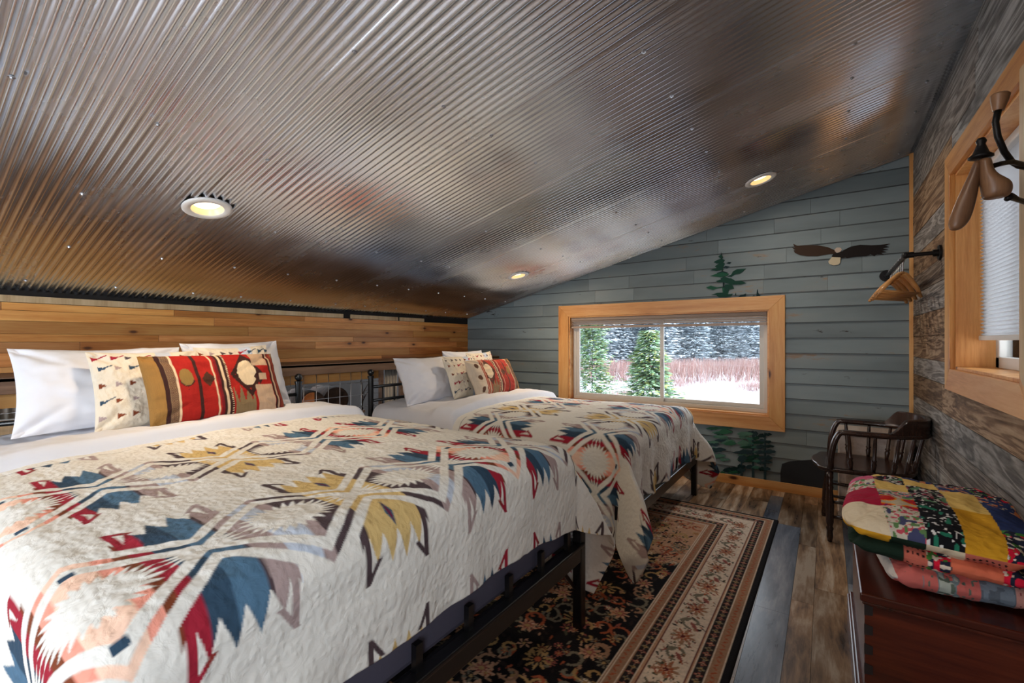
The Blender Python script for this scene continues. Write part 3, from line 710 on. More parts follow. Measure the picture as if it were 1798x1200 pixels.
def bed(x0, y0, y1, zt, zr, names, seed, Hf, ripple, arow, bgold, xfold, step, g0, g1):
    """x0: foot edge; head at x=-3.0"""
    near = names == 'near'
    xh = -3.0
    r0 = root('platform_bed', ((x0+xh)/2, (y0+y1)/2, 0), {'near': 'black metal bed frame under the large near bed with ball-topped headboard posts', 'far': 'black metal bed frame of the far bed beside the back window'}[names], 'bed', 'black metal bed frames')
    # legs
    for (lx, ly) in ((x0, y0), (x0, y1), (xh, y0), (xh, y1)):
        b = MB()
        if lx == x0: b.box((lx-0.028, ly-0.022, 0.0105 if (ly in (1.752, 2.358)) else 0.0), (lx+0.012, ly+0.022, zr+0.06)); b.build('leg', M['black_metal'], r0, bevel=0.004)
        else:
            b.sweep([(lx, ly, 0), (lx, ly, 0.945)], 0.021, n=14); hp_ = b.build('headboard_post', M['black_metal'], r0, auto=True)
            b = MB(); b.ball((lx, ly, 0.972), 0.026, 14); b.sweep([(lx, ly, 0.93), (lx, ly, 0.945)], 0.026, n=14); b.build('ball_finial', M['black_metal'], hp_, auto=True)
    for ly in (y0, y1):
        b = MB(); b.box((xh, ly-0.02, zr-0.075), (x0-0.02, ly+0.02, zr)); b.build('side_rail', M['black_metal'], r0, bevel=0.003)
    b = MB(); b.box((x0-0.035, y0, zr-0.075), (x0+0.010, y1, zr)); b.box((x0-0.02, y0, zr-0.010), (x0+0.022, y1, zr+0.004)); b.build('foot_rail', M['black_metal'], r0, bevel=0.004)
    k = 7
    for i in range(k):
        yy = y0 + (y1-y0)*(i+0.5)/k
        b = MB(); b.box((x0-0.02, yy-0.012, zr), (x0-0.002, yy+0.012, zr+0.075)); b.build('foot_stub', M['black_metal'], r0)
    for ly in (y0+0.1, y1-0.1):   # diagonal braces
        b = MB(); sgn = 1 if ly < (y0+y1)/2 else -1
        b.sweep([(x0-0.02, ly-sgn*0.09, 0.17), (x0-0.02, ly+sgn*0.05, zr-0.05)], 0.008, n=8); b.build('brace', M['black_metal'], r0)
    b = MB(); b.sweep([(xh, y0, 0.855), (xh, y1, 0.855)], 0.012, n=10); b.build('headboard_rail', M['black_metal'], r0, smooth=True)
    b = MB(); b.sweep([(xh, y0, 0.745), (xh, y1, 0.745)], 0.012, n=10); b.build('headboard_rail', M['black_metal'], r0, smooth=True)
    for i in range(1, 12):
        yy = y0 + (y1-y0)*i/12
        b = MB(); b.sweep([(xh, yy, 0.35), (xh, yy, 0.855)], 0.007, n=8); b.build('spindle', M['black_metal'], r0, smooth=True)
    # mattress
    qa, qb = y0-g0, y1+g1
    b = MB(); b.box((xh+0.04, qa+0.05, zr), (x0-0.035, qb-0.05, zt-0.085))
    mt = b.build('mattress', M['mattress'], bevel=0.02)
    o_ = Vector(((x0+xh)/2, (y0+y1)/2, zr)); mt.data.transform(Matrix.Translation(-o_)); mt.location = o_
    tag(mt, {'near': 'charcoal mattress showing below the hem of the quilt on the near bed', 'far': 'charcoal mattress hidden under the quilt of the far bed'}[names], 'mattress', 'charcoal mattresses')
    # white duvet turned down at the head
    yc = (y0+y1)/2
    P, A, B = bedding(xh, x0, qa, qb, zt, 0.1, 0.36 if near else 0.42, 0.0125, seed, 0, 0, a0=xh+0.05, a1=xfold+0.02, lift=0.012, ripple=ripple, sag=0.035)
    # rolled fold edge
    e = (xfold+0.02 - A)/0.04
    P[:, :, 2] += 0.040*np.clip((A-(xfold-0.30))/0.12, 0, 1)**2 - 0.056*np.clip(1-e, 0, 1)**2.5 + (fbm(A*3, B*7, seed+4)-0.5)*0.022*np.clip((xfold-A)/0.1, 0, 1)
    P = np.concatenate([P, P[-1:] + np.array([0.006, 0, -0.03])], 0)
    du = grid('white_duvet', P, M['white_linen'])
    tag(du, {'near': 'white duvet and sheet folded down below the pillows of the near bed', 'far': 'white duvet and sheet folded down below the pillows of the far bed'}[names], 'bedding', 'white duvets turned down at the bed heads')
    du.location = (0, 0, 0)
    # quilt
    P, A, B = bedding(xh, x0, qa, qb, zt, Hf, 0.62, step, seed, arow, bgold, a0=xfold-0.04, ripple=ripple, sag=0.035)
    col = sum(quilt_paint(A+da*step, B+db*step, arow, bgold) for da in (-.3, .3) for db in (-.3, .3))/4
    edge = (A < xfold+0.075)
    col[edge] = QC['cream']*1.02
    dl = (A > xfold+0.075) & (A < xfold+0.0785) & (vnoise(B*30, A*0, 2) > 0.35); col[dl] = QC['plum']*0.6+QC['cream']*0.4
    qo = grid('bed_quilt', P, M['quilt'], np.clip(col, 0, 1))
    so = qo.modifiers.new('s', 'SOLIDIFY'); so.thickness = 0.012; so.offset = -1
    tag(qo, {'near': 'cream quilt with bold southwestern star pattern on the large near bed', 'far': 'cream quilt with southwestern star pattern on the far bed below the window'}[names], 'quilt', 'matching southwestern quilts')
    for o in (du, qo):   # origin at the bed
        c = Vector(((x0+xh)/2, yc, zt)); o.data.transform(Matrix.Translation(-c)); o.location = c
    return r0

bed(-0.854, 0.31, 1.752, 0.815, 0.37, 'near', 1, 0.385, 0.006, -1.035, 0.757, -2.30, 0.0034, 0.14, 0.02)
bed(-0.854, 2.358, 3.80, 0.735, 0.33, 'far', 6, 0.46, 0.022, -1.05, 2.75, -2.12, 0.0055, 0.03, 0.03)

# ---- pillows
def sham_paint(seed):
    def f(U, V, sd):
        c = np.empty(U.shape+(3,)); c[:] = lin((222, 210, 190))
        X, Y = U*0.34, V*0.24
        rng = np.random.RandomState(seed)
        rows = [(-0.30, 'brown'), (-0.2, 'red'), (0.0, 'plum'), (0.18, 'taupe'), (0.28, 'red')]
        for gx in np.arange(-0.30, 0.33, 0.088):
            for gy in (-0.17, -0.08, 0.02, 0.12, 0.19):
                k = ['brown', 'red', 'taupe', 'navy', 'plum'][rng.randint(5)]
                lx, ly = X-gx-rng.uniform(-.01, .01), Y-gy
                tri = (np.abs(ly) < 0.016*(1-(lx+0.015)/0.045)) & (lx > -0.015) & (lx < 0.03)
                ar = (np.abs(ly-0.3*lx) < 0.0035) & (lx > 0) & (lx < 0.07) & (k in ('red', 'navy'))
                c[(tri | ar)] = QC[k]
        pz = (np.abs(X-0.10) < 0.055) & (np.abs(((Y/0.14) % 1)-0.5) < 0.33); m = pz & (c[..., 0] > 0.5); c[m] = QC['pale']
        return c
    return f
def kilim_paint(flip, var):
    def f(U, V, sd):
        X = (U+1)/2 if not flip else 1-(U+1)/2
        Y = (V+1)/2
        c = np.empty(U.shape+(3,)); Kr, Kd, Ko, Kc, Kl = lin((160, 34, 28)), lin((58, 34, 30)), lin((150, 110, 58)), lin((214, 186, 152)), lin((190, 160, 132))
        c[:] = Kr
        def stripe(a, b_, k): c[(X >= a) & (X < b_)] = k
        jag = 0.012*np.sign(np.sin(Y*150))
        stripe(-1, 0.085, Ko); stripe(0.085, 0.115, Kd); stripe(0.115, 0.165, lin((134, 108, 80))); stripe(0.165, 0.178, Kc)
        dots = (X > 0.118) & (X < 0.162) & ((np.floor(X*170)+np.floor(Y*90)) % 2 < 1); c[dots] = lin((96, 62, 48))
        stripe(0.30, 0.325, Kd); stripe(0.43, 0.442, Kc); stripe(0.455, 0.475, lin((120, 28, 34))); stripe(0.475, 0.492, Kd); stripe(0.492, 0.512, Kc); stripe(0.512, 0.545, Kd)
        dt = (X > 0.53) & (X < 0.545) & ((np.floor(Y*70)) % 2 < 1); c[dt] = Kc
        d1 = np.abs(X-0.235)/0.06 + np.abs(Y-0.55)/0.14; c[(d1 < 1) & (np.sin(Y*60)*0.2+d1 < 0.95)] = Kd
        c[np.hypot((X-0.235)/0.045, (Y-0.60)/0.13) < 1] = lin((140, 110, 60))
        d2 = np.abs(X-0.385)/0.05 + np.abs(Y-0.55)/0.12; c[d2 < 1] = lin((76, 46, 34))
        # right motif
        st = np.floor(np.clip((X-0.56)/0.04, 0, 9))*0.04
        c[(X > 0.56) & (X < 0.72) & (Y < 0.16 + 0.26*np.abs(((X-0.56)/0.055) % 1*2-1))] = lin((132, 110, 78))
        d3 = np.abs(np.abs(X-0.70)/0.12 + np.abs(Y-0.60)/0.32 - 1); c[d3 < 0.17] = Kd
        c[(X > 0.745) & (X < 0.90) & (Y < 0.42) ] = Kl; c[(X > 0.755) & (X < 0.9) & (Y > 0.74)] = Kl
        c[(X > 0.56) & (np.abs(X-0.70)/0.12 + np.abs(Y-0.60)/0.32 < 1) & (np.hypot((X-0.70)/0.085, (Y-0.62)/0.22) < 1.14)] = Kd
        c[np.hypot((X-0.70)/0.08, (Y-0.62)/0.205) < 1] = lin((222, 200, 166))
        c[(np.abs(X-0.80)/0.045 + np.abs(Y-0.55)/0.13 < 1)] = Kd; c[(X > 0.80) & (np.abs(Y-0.55) < 0.05) & (X < 0.87)] = Kl
        stripe(0.905, 0.925, Kd); stripe(0.925, 0.94, Kl); stripe(0.94, 0.955, lin((110, 44, 36))); stripe(0.955, 0.98, lin((140, 60, 44))); stripe(0.98, 2, lin((120, 96, 72)))
        if var:   # second cushion: pale band with dark drops at one end, faded reds
            c[X > 0.80] = lin((206, 190, 168)); dd = np.hypot((X-0.90)/0.035, ((Y*3.2) % 1-0.5)/0.22) < 1; c[dd & (X > 0.80)] = lin((64, 40, 30))
            c[(X > 0.77) & (X < 0.82)] = lin((150, 48, 38)); c[(X > 0.795) & (X < 0.803)] = Kc
            c = c*0.9 + 0.1*lin((200, 150, 120))
        wv = 0.93 + 0.14*vnoise(U*260, V*6, 3)
        return c*wv[..., None]
    return f

def cushion(name, label, cat, group, mat, cen, W, Hh, T, ux, vx, **k):
    o = pillow(name, mat, cen, W, Hh, T, ux, vx, **k)
    c = Vector(cen); o.data.transform(Matrix.Translation(-c)); o.location = c
    tag(o, label, cat, group); return o
G1 = 'white bed pillows'; G2 = 'quilted pillow shams'; G3 = 'red woven lumbar cushions'
# near bed
cushion('pillow', 'plain white pillow at the near left end of the near bed', 'pillow', G1, M['white_linen'], (-2.79, 0.68, 1.005), 0.62, 0.40, 0.16, (0.06, 1, 0.0), (-0.42, 0.02, 1), seed=1, wr=0.02)
cushion('pillow', 'white pillow behind the red cushion on the near bed with one corner showing', 'pillow', G1, M['white_linen'], (-2.80, 1.275, 1.02), 0.54, 0.42, 0.15, (-0.05, 1, 0.03), (-0.36, 0, 1), seed=2, wr=0.02)
cushion('pillow_sham', 'cream patterned sham leaning on the left white pillow of the near bed', 'pillow', G2, M['quilt'], (-2.63, 0.80, 1.00), 0.43, 0.38, 0.10, (0.02, 1, 0.0), (-0.45, 0, 1), paint=sham_paint(3), n=110, seed=3)
cushion('pillow_sham', 'cream patterned sham mostly hidden behind the red cushion of the near bed', 'pillow', G2, M['quilt'], (-2.66, 1.21, 1.01), 0.38, 0.40, 0.09, (0.0, 1, 0.03), (-0.42, 0, 1), paint=sham_paint(5), n=110, seed=4)
cushion('lumbar_cushion', 'long red striped woven cushion with olive end in front of the near bed pillows', 'cushion', G3, M['kilim'], (-2.49, 1.035, 0.995), 0.61, 0.35, 0.14, (-0.02, 1, 0.0), (-0.5, 0, 1), paint=kilim_paint(False, False), n=120, nu=240, p=3.2, pinch=0.04, seed=5)
# far bed
cushion('pillow', 'plain white pillow at the near end of the far bed', 'pillow', G1, M['white_linen'], (-2.73, 2.72, 0.905), 0.62, 0.40, 0.17, (-0.04, 1, 0.0), (-0.42, 0.02, 1), seed=7, wr=0.02)
cushion('pillow', 'white pillow at the window end of the far bed behind the striped cushion', 'pillow', G1, M['white_linen'], (-2.84, 3.36, 0.94), 0.58, 0.40, 0.15, (0.0, 1, 0.0), (-0.3, 0, 1), seed=8, wr=0.02)
cushion('pillow_sham', 'cream sham leaning against the white pillow on the far bed', 'pillow', G2, M['quilt'], (-2.57, 3.00, 0.92), 0.42, 0.38, 0.10, (0.0, 1, 0.0), (-0.42, 0, 1), paint=sham_paint(8), n=90, seed=9)
cushion('pillow_sham', 'cream sham showing one pointed corner behind the striped cushion of the far bed', 'pillow', G2, M['quilt'], (-2.69, 3.43, 0.94), 0.38, 0.38, 0.09, (0.0, 1, 0.03), (-0.38, 0, 1), paint=sham_paint(11), n=90, seed=10)
cushion('lumbar_cushion', 'red and cream striped woven cushion with a tuft on the far bed', 'cushion', G3, M['kilim'], (-2.42, 3.22, 0.905), 0.60, 0.34, 0.15, (0.04, 1, 0.0), (-0.5, 0, 1), paint=kilim_paint(True, True), n=90, nu=180, p=3.2, pinch=0.05, seed=11)
# ------------------------------------------------------------------ wire grid and things under the ledge
gp = root('wire_grid_panel', (XLEDGE-0.03, 0.6, 0.0), 'galvanised square wire grid below the wooden ledge behind the headboards', 'wire grid')
b = MB(); xg = XLEDGE-0.045
y = -1.25
while y < 2.62: b.sweep([(xg, y, 0.30), (xg, y, 0.972)], 0.0022, n=6); y += 0.1016
b.build('upright_wires', M['steel'], gp, smooth=True)
b = MB(); z = 0.372
while z < 0.975: b.sweep([(xg, -1.25, z), (xg, 2.62, z)], 0.0022, n=6); z += 0.1016
b.build('cross_wires', M['steel'], gp, smooth=True)
b = MB(); b.box((xg-0.02, 2.60, 0.0), (xg+0.012, 2.63, 0.972)); b.box((xg-0.02, -1.3, 0.27), (xg+0.012, 2.63, 0.30)); b.build('wooden_stop', M['ledge'], gp)
def corrugated(name, x, y0, y1, z0, z1, label):
    n = int((y1-y0)/PITCH*8); ys = np.linspace(y0, y1, n); zs = np.array([z0, z1])
    P = np.zeros((n, 2, 3)); P[:, :, 1] = ys[:, None]; P[:, :, 2] = zs[None, :]; P[:, :, 0] = x + 0.006*np.cos(2*math.pi*ys/PITCH)[:, None]
    o = grid(name, P, M['panelmetal']); o.modifiers.new('s', 'SOLIDIFY').thickness = 0.0012
    c = Vector((x, (y0+y1)/2, z0)); o.data.transform(Matrix.Translation(-c)); o.location = c
    return tag(o, label, 'metal sheet', 'corrugated sheets under the ledge')
M['panelmetal'] = plain('dull_corrugated_sheet', (176, 168, 158), 0.5, 0.5)
corrugated('corrugated_sheet', XLEDGE-0.06, 2.66, 2.80, 0.0, 0.97, 'narrow upright strip of grey corrugated metal beside the wire grid near the far bed')
corrugated('corrugated_sheet', XLEDGE-0.16, -0.9, 0.62, 0.84, 0.955, 'low pale corrugated metal sheet behind the wire grid left of the near bed')
b = MB(); b.box((XLEDGE-0.2, -0.9, 0.0), (XLEDGE-0.13, 0.62, 0.835)); b.cur = (0.8, 0.4, 0)
o = b.build('storage_box', M['pale_wood'], bevel=0.004); c = Vector((XLEDGE-0.165, -0.14, 0)); o.data.transform(Matrix.Translation(-c)); o.location = c
tag(o, 'pale wooden storage box under the ledge left of the near bed', 'box')
b = MB(); b.box((XLEDGE-0.06, 2.82, 0.0), (XLEDGE-0.03, D-0.02, 0.97)); o = b.build('plank_divider', M['ledge']); c = Vector((XLEDGE-0.045, 3.5, 0)); o.data.transform(Matrix.Translation(-c)); o.location = c
tag(o, 'brown board closing the space under the ledge behind the far bed pillows', 'board')
# sawn log, its orange end facing the room, a dark hide beside it
pl = px(543, 700, x=XLEDGE-0.24)
lg = root('sawn_log', (pl.x, pl.y, 0.622), 'sawn log with orange end grain behind the wire grid between the beds', 'log')
M['bark'] = plain('log_bark', (66, 46, 34), 0.9, noise=0.4, nscale=20, bump=0.6, bscale=30); M['endgrain'] = plain('orange_end_grain', (214, 128, 66), 0.6, noise=0.2, nscale=12)
b = MB(); b.turned((pl.x+0.05, pl.y, 0.726), (pl.x-0.35, pl.y+0.10, 0.726), [(0, 0.098), (0.02, 0.102), (0.5, 0.105), (1, 0.10)], 22); b.build('bark', M['bark'], lg, auto=True)
b = MB(); b.turned((pl.x+0.053, pl.y, 0.726), (pl.x+0.045, pl.y, 0.726), [(0, 0.092), (1, 0.094)], 22); b.build('cut_face', M['endgrain'], lg)
lg2 = root('sawn_log', (pl.x-0.05, pl.y+0.22, 0.622), 'dark shadowed log lying right of the orange-ended log', 'log')
b = MB(); b.turned((pl.x-0.02, pl.y+0.26, 0.726), (pl.x-0.42, pl.y+0.35, 0.726), [(0, 0.10), (0.02, 0.108), (0.5, 0.108), (1, 0.10)], 22); b.build('bark', M['bark'], lg2, auto=True)
b = MB(); b.box((pl.x-0.5, 0.9, 0.60), (pl.x+0.06, 2.55, 0.622)); o = b.build('low_shelf', M['ledge']); c = Vector((pl.x-0.2, 1.7, 0.60)); o.data.transform(Matrix.Translation(-c)); o.location = c
tag(o, 'shelf board under the ledge carrying the logs', 'shelf')
# bare branch with twigs
br = MB(); q0 = px(636, 704, x=XLEDGE-0.2); rr = random.Random(3)
def twig(p, d, ln, r, dep):
    pts = [p]; 
    for i in range(4):
        d = (d + Vector((0, rr.uniform(-.35, .35), rr.uniform(-.3, .35)))).normalized(); pts.append(pts[-1] + d*ln/4)
    br.sweep(pts, [r*(1-0.15*i) for i in range(5)], n=6)
    if dep:
        for k in range(3): twig(pts[rr.randint(1, 4)], (d + Vector((0, rr.uniform(-1.2, 1.2), rr.uniform(-.6, .9)))).normalized(), ln*0.55, r*0.55, dep-1)
twig(Vector((q0.x, q0.y, 0.622)), Vector((0, 0.2, 1)), 0.26, 0.009, 2)
o = br.build('dry_branch', M['bark'], smooth=True); c = Vector((q0.x, q0.y, 0.622)); o.data.transform(Matrix.Translation(-c)); o.location = c
tag(o, 'bare brown branch standing behind the wire grid next to the far headboard post', 'branch')

# ------------------------------------------------------------------ rug
stepr = 0.005
rx0, rx1, ry0, ry1 = -2.25, -0.262, 0.35, 3.565
nx_, ny_ = int((rx1-rx0)/stepr), int((ry1-ry0)/stepr)
cv = np.zeros((nx_, ny_, 3)); GX, GY = np.meshgrid(np.linspace(rx0, rx1, nx_), np.linspace(ry0, ry1, ny_), indexing='ij')
e = np.minimum.reduce([rx1-GX, GX-rx0, ry1-GY, GY-ry0])
K = {k: lin(v) for k, v in dict(black=(22, 18, 20), tan=(164, 124, 96), dark=(44, 34, 32), cream=(222, 200, 178), rose=(150, 84, 74), sage=(124, 114, 96), rust=(168, 86, 56), peach=(196, 150, 118), wine=(96, 34, 34), gold=(176, 140, 90), moss=(80, 78, 60)).items()}
cv[:] = K['black']
def fill(m, k): cv[m] = K[k]
B_ = [0, 0.028, 0.078, 0.118, 0.132, 0.272, 0.286, 0.326, 0.385]
fill((e >= B_[1]) & (e < B_[2]), 'tan'); fill((e >= B_[2]) & (e < B_[3]), 'dark'); fill((e >= B_[3]) & (e < B_[4]), 'peach'); fill((e >= B_[4]) & (e < B_[5]), 'cream')
fill((e >= B_[5]) & (e < B_[6]), 'peach'); fill((e >= B_[6]) & (e < B_[7]), 'dark'); fill((e >= B_[7]) & (e < B_[8]), 'tan')
field = e >= B_[8]
# field: dark with lighter corners and medallion
cx_, cy_ = (rx0+rx1)/2, (ry0+ry1)/2
du_ = np.hypot((np.abs(GX-cx_)-(rx1-rx0)/2+0.38)/0.62, (np.abs(GY-cy_)-(ry1-ry0)/2+0.38)/0.80)
lobes = 0.08*np.sin(np.arctan2(GY-cy_, GX-cx_)*40)
cornerz = field & (du_ < 0.80+lobes); fill(cornerz, 'peach')
rg = np.random.RandomState(4)
def stamp(x, y, r, fn):
    i0, i1 = int((x-r-rx0)/stepr), int((x+r-rx0)/stepr)+1; j0, j1 = int((y-r-ry0)/stepr), int((y+r-ry0)/stepr)+1
    i0, j0 = max(i0, 0), max(j0, 0); i1, j1 = min(i1, nx_), min(j1, ny_)
    if i1 <= i0 or j1 <= j0: return
    sx, sy = GX[i0:i1, j0:j1]-x, GY[i0:i1, j0:j1]-y
    fn(cv[i0:i1, j0:j1], sx, sy)
def flower(r, n, c1, c2, c3, rot=0, sx_=1.0):
    def f(a, X, Y):
        X = X*sx_; q = np.hypot(X, Y); t = np.arctan2(Y, X)+rot
        a[q < r*(0.72+0.28*np.cos(n*t))] = K[c1]; a[q < r*0.6*(0.75+0.25*np.cos(n*t+1.5))] = K[c2]; a[q < r*0.24] = K[c3]
    return f
def curl(r, c, turn, rot):
    def f(a, X, Y):
        q = np.hypot(X, Y); t = (np.arctan2(Y, X)*turn+rot) % (2*math.pi)
        a[(np.abs(q - r*(0.25+0.11*t)) < 0.0065) & (t < 5.2)] = K[c]
    return f
def leaf(r, ang, c):
    def f(a, X, Y):
        u = X*math.cos(ang)+Y*math.sin(ang); v = -X*math.sin(ang)+Y*math.cos(ang)
        a[(np.abs(u) < r) & (np.abs(v) < r*0.32*(1-(u/r)**2))] = K[c]
    return f
for _ in range(2600):     # field
    x, y = rg.uniform(rx0+.4, rx1-.4), rg.uniform(ry0+.4, ry1-.4)
    k = rg.randint(6)
    if k == 0: stamp(x, y, 0.034, flower(rg.uniform(0.02, 0.034), rg.randint(5, 9), ['peach', 'gold', 'rose', 'sage'][rg.randint(4)], ['wine', 'rust', 'dark', 'cream'][rg.randint(4)], 'gold', rg.uniform(6)))
    elif k == 1: stamp(x, y, 0.07, curl(rg.uniform(0.03, 0.07), ['sage', 'rust', 'gold', 'tan'][rg.randint(4)], rg.choice([-1, 1]), rg.uniform(6)))
    elif k in (2, 3): stamp(x, y, 0.022, leaf(rg.uniform(0.010, 0.022), rg.uniform(3.14), ['rust', 'sage', 'tan', 'moss', 'rose', 'peach'][rg.randint(6)]))
    else: stamp(x, y, 0.03, leaf(rg.uniform(0.012, 0.024), rg.uniform(3.14), 'dark'))
for x in np.arange(rx0+.5, rx1-.42, 0.29):
    for y in np.arange(ry0+.5, ry1-.42, 0.31): stamp(x, y, 0.062, flower(0.058, 10, 'gold', 'dark', 'rust')); stamp(x+.145, y+.15, 0.05, flower(0.046, 8, 'peach', 'rose', 'gold'))
fill((e >= B_[7]) & (e < B_[8]), 'tan')
cnt = [0]; ci = [0]
# cream border: paisleys and palmettes, on all four sides
def border_items(eoff, spacing, fn):
    for i, y in enumerate(np.arange(ry0+eoff, ry1-eoff, spacing)): cnt[0] = ci[0] = i; fn(rx1-eoff, y); cnt[0] = ci[0] = i; fn(rx0+eoff, y)
    for i, x in enumerate(np.arange(rx0+eoff, rx1-eoff, spacing)): cnt[0] = ci[0] = i; fn(x, ry1-eoff); cnt[0] = ci[0] = i; fn(x, ry0+eoff)
def main_item(x, y):
    cnt[0] += 1
    if cnt[0] % 2: stamp(x, y, 0.06, flower(0.055, 9, 'tan', 'rust', 'wine', 0, 1.1)); stamp(x, y, 0.02, flower(0.02, 5, 'peach', 'wine', 'wine'))
    else: stamp(x+.012, y, 0.065, curl(0.058, 'sage', 1, 0.5)); stamp(x-.02, y+.01, 0.04, leaf(0.036, 0.8, 'sage')); stamp(x+.02, y-.02, 0.04, leaf(0.03, 2.2, 'rose'))
    for q in range(34):
        a, r = rg.uniform(6.28), rg.uniform(0.03, 0.09); xx, yy = x+r*math.cos(a), y+r*math.sin(a)
        k = min(rx1-xx, xx-rx0, ry1-yy, yy-ry0)
        if B_[4]+.01 < k < B_[5]-.01: stamp(xx, yy, 0.016, leaf(rg.uniform(.006, .014), rg.uniform(3.14), ['sage', 'rose', 'dark', 'moss', 'tan', 'rust'][rg.randint(6)]))
border_items(0.202, 0.115, main_item)
def small(c):
    def f(x, y):
        ci[0] += 1
        stamp(x, y, 0.018, flower(0.016, 4, ['sage', 'rose'][ci[0] % 2], 'peach' if ci[0] % 2 else 'gold', 'dark'))
    return f
border_items(0.098, 0.034, small(0)); border_items(0.306, 0.034, small(1))
def tick(x, y): stamp(x, y, 0.016, leaf(0.013, 0.8 if (cnt[0] % 2) else 2.3, 'rust')); cnt[0] += 1
border_items(0.053, 0.026, tick); border_items(0.355, 0.026, tick)
for ee in (0.032, 0.074, 0.120, 0.131, 0.273, 0.284, 0.330, 0.381, 0.37): cv[np.abs(e-ee) < 0.0022] = K['cream' if ee not in (0.131, 0.273) else 'wine']
cv *= (0.85+0.3*vnoise(GX*160, GY*160, 5))[..., None]
ang = math.radians(1.1)
P = np.zeros((nx_, ny_, 3)); X0, Y0 = GX-rx1, GY-ry1
P[:, :, 0] = rx1 + X0*math.cos(ang) + Y0*math.sin(ang)*0.6; P[:, :, 1] = ry1 + Y0*math.cos(ang) - X0*math.sin(ang); P[:, :, 2] = 0.010
bord = np.minimum.reduce([np.arange(nx_)[:, None]+0*GY, nx_-1-np.arange(nx_)[:, None]+0*GY, np.arange(ny_)[None, :]+0*GX, ny_-1-np.arange(ny_)[None, :]+0*GX])
P[:, :, 2] = np.where(bord == 0, 0.001, 0.010)
o = grid('persian_rug', P, M['carpet'], np.clip(cv, 0, 1)); c = Vector((cx_, cy_, 0)); o.data.transform(Matrix.Translation(-c)); o.location = c
tag(o, 'dark oriental rug with cream paisley border running under both beds', 'rug')

# ------------------------------------------------------------------ captain's chair
ch = root('captain_chair', (0.22, 3.63, 0), 'dark wooden captain chair with spindle arms in the corner by the barn-board wall', 'chair')
SH = 0.455
b = MB(); outline = []
cx, cy = 0.19, 3.625
seat = [(-0.085, 0.0), (-0.075, 0.10), (-0.045, 0.165), (-0.05, 0.215), (-0.01, 0.245), (0.10, 0.25), (0.25, 0.245), (0.38, 0.20), (0.445, 0.10), (0.46, 0.0)]
pts = [(x, y) for x, y in seat] + [(x, -y) for x, y in seat[-2:0:-1]]
n = len(pts)
vs = []
for (zz_, k) in ((SH-0.038, 0.90), (SH-0.030, 0.975), (SH-0.010, 1.0), (SH, 0.975), (SH-0.004, 0.80), (SH-0.011, 0.45)):
    vs += [(cx + (x-cx)*k, cy + y*k, zz_) for x, y in pts]
fs = [(p*n+i, p*n+(i+1)%n, (p+1)*n+(i+1)%n, (p+1)*n+i) for p in range(5) for i in range(n)] + [tuple(range(n-1, -1, -1)), tuple(5*n+i for i in range(n))]
b.cur = (.5, .5, 0); b.add(vs, fs); o = b.build('seat', M['chairwood'], ch, auto=True); sb_ = o.modifiers.new('s', 'SUBSURF'); sb_.levels = sb_.render_levels = 2
LEG = [(0, 0.017), (0.08, 0.019), (0.14, 0.014), (0.17, 0.021), (0.20, 0.014), (0.23, 0.020), (0.27, 0.016), (0.5, 0.023), (0.72, 0.020), (0.78, 0.014), (0.81, 0.020), (0.85, 0.015), (0.93, 0.017), (1, 0.012)]
feet = [((0.02, 3.845, SH-0.03), (-0.012, 3.862, 0)), ((0.02, 3.405, SH-0.03), (0.02, 3.388, 0)), ((0.37, 3.80, SH-0.03), (0.42, 3.84, 0)), ((0.37, 3.45, SH-0.03), (0.42, 3.41, 0))]
for a, c in feet:
    b = MB(); b.cur = (.5, .5, 0); b.turned(a, c, LEG, 14); b.build('leg', M['chairwood'], ch, smooth=True)
def legpt(i, z): a, c = map(Vector, feet[i]); t = (a.z-z)/(a.z-c.z); return a.lerp(c, t)
STR = [(0, 0.008), (0.3, 0.012), (0.45, 0.010), (0.5, 0.015), (0.55, 0.010), (0.7, 0.012), (1, 0.008)]
for i, j, z in ((0, 1, 0.27), (0, 1, 0.19), (2, 3, 0.20), (0, 2, 0.24), (1, 3, 0.24), (0, 2, 0.15), (1, 3, 0.15)):
    b = MB(); b.cur = (.5, .5, 0); b.turned(legpt(i, z), legpt(j, z), STR, 10); b.build('stretcher', M['chairwood'], ch, smooth=True)
# bow: arms curving down to the seat front, round the back
def bow(t):
    """t -1 (near front) .. 1 (far front)"""
    s_ = 1 if t >= 0 else -1; a = abs(t)
    if a > 0.62:
        k = (a-0.62)/0.38; x = 0.16 - 0.14*min(1, k*1.3) ; z = 0.672 - (0 if k < 0.45 else (SH-0.01-0.672)*-1*((k-0.45)/0.55)**1.6)
        if k > 0.45: x = 0.16-0.14*min(1, 0.45*1.3) - 0.055*math.sin((k-0.45)/0.55*math.pi/2) 
        y = 0.238
        return Vector((x, cy + s_*y, z))
    k = a/0.62; th = k*math.pi/2
    x = 0.16 + 0.325*math.cos(th)**0.75; y = 0.238*math.sin(th)**0.8; return Vector((x, cy + s_*y, 0.672))
path = [bow(t) for t in np.linspace(-1, 1, 61)]
b = MB(); b.cur = (.5, .5, 0)
b.sweep(path, [0.027]*61, [0.017]*61, n=12); b.build('arm_bow', M['chairwood'], ch, smooth=True)
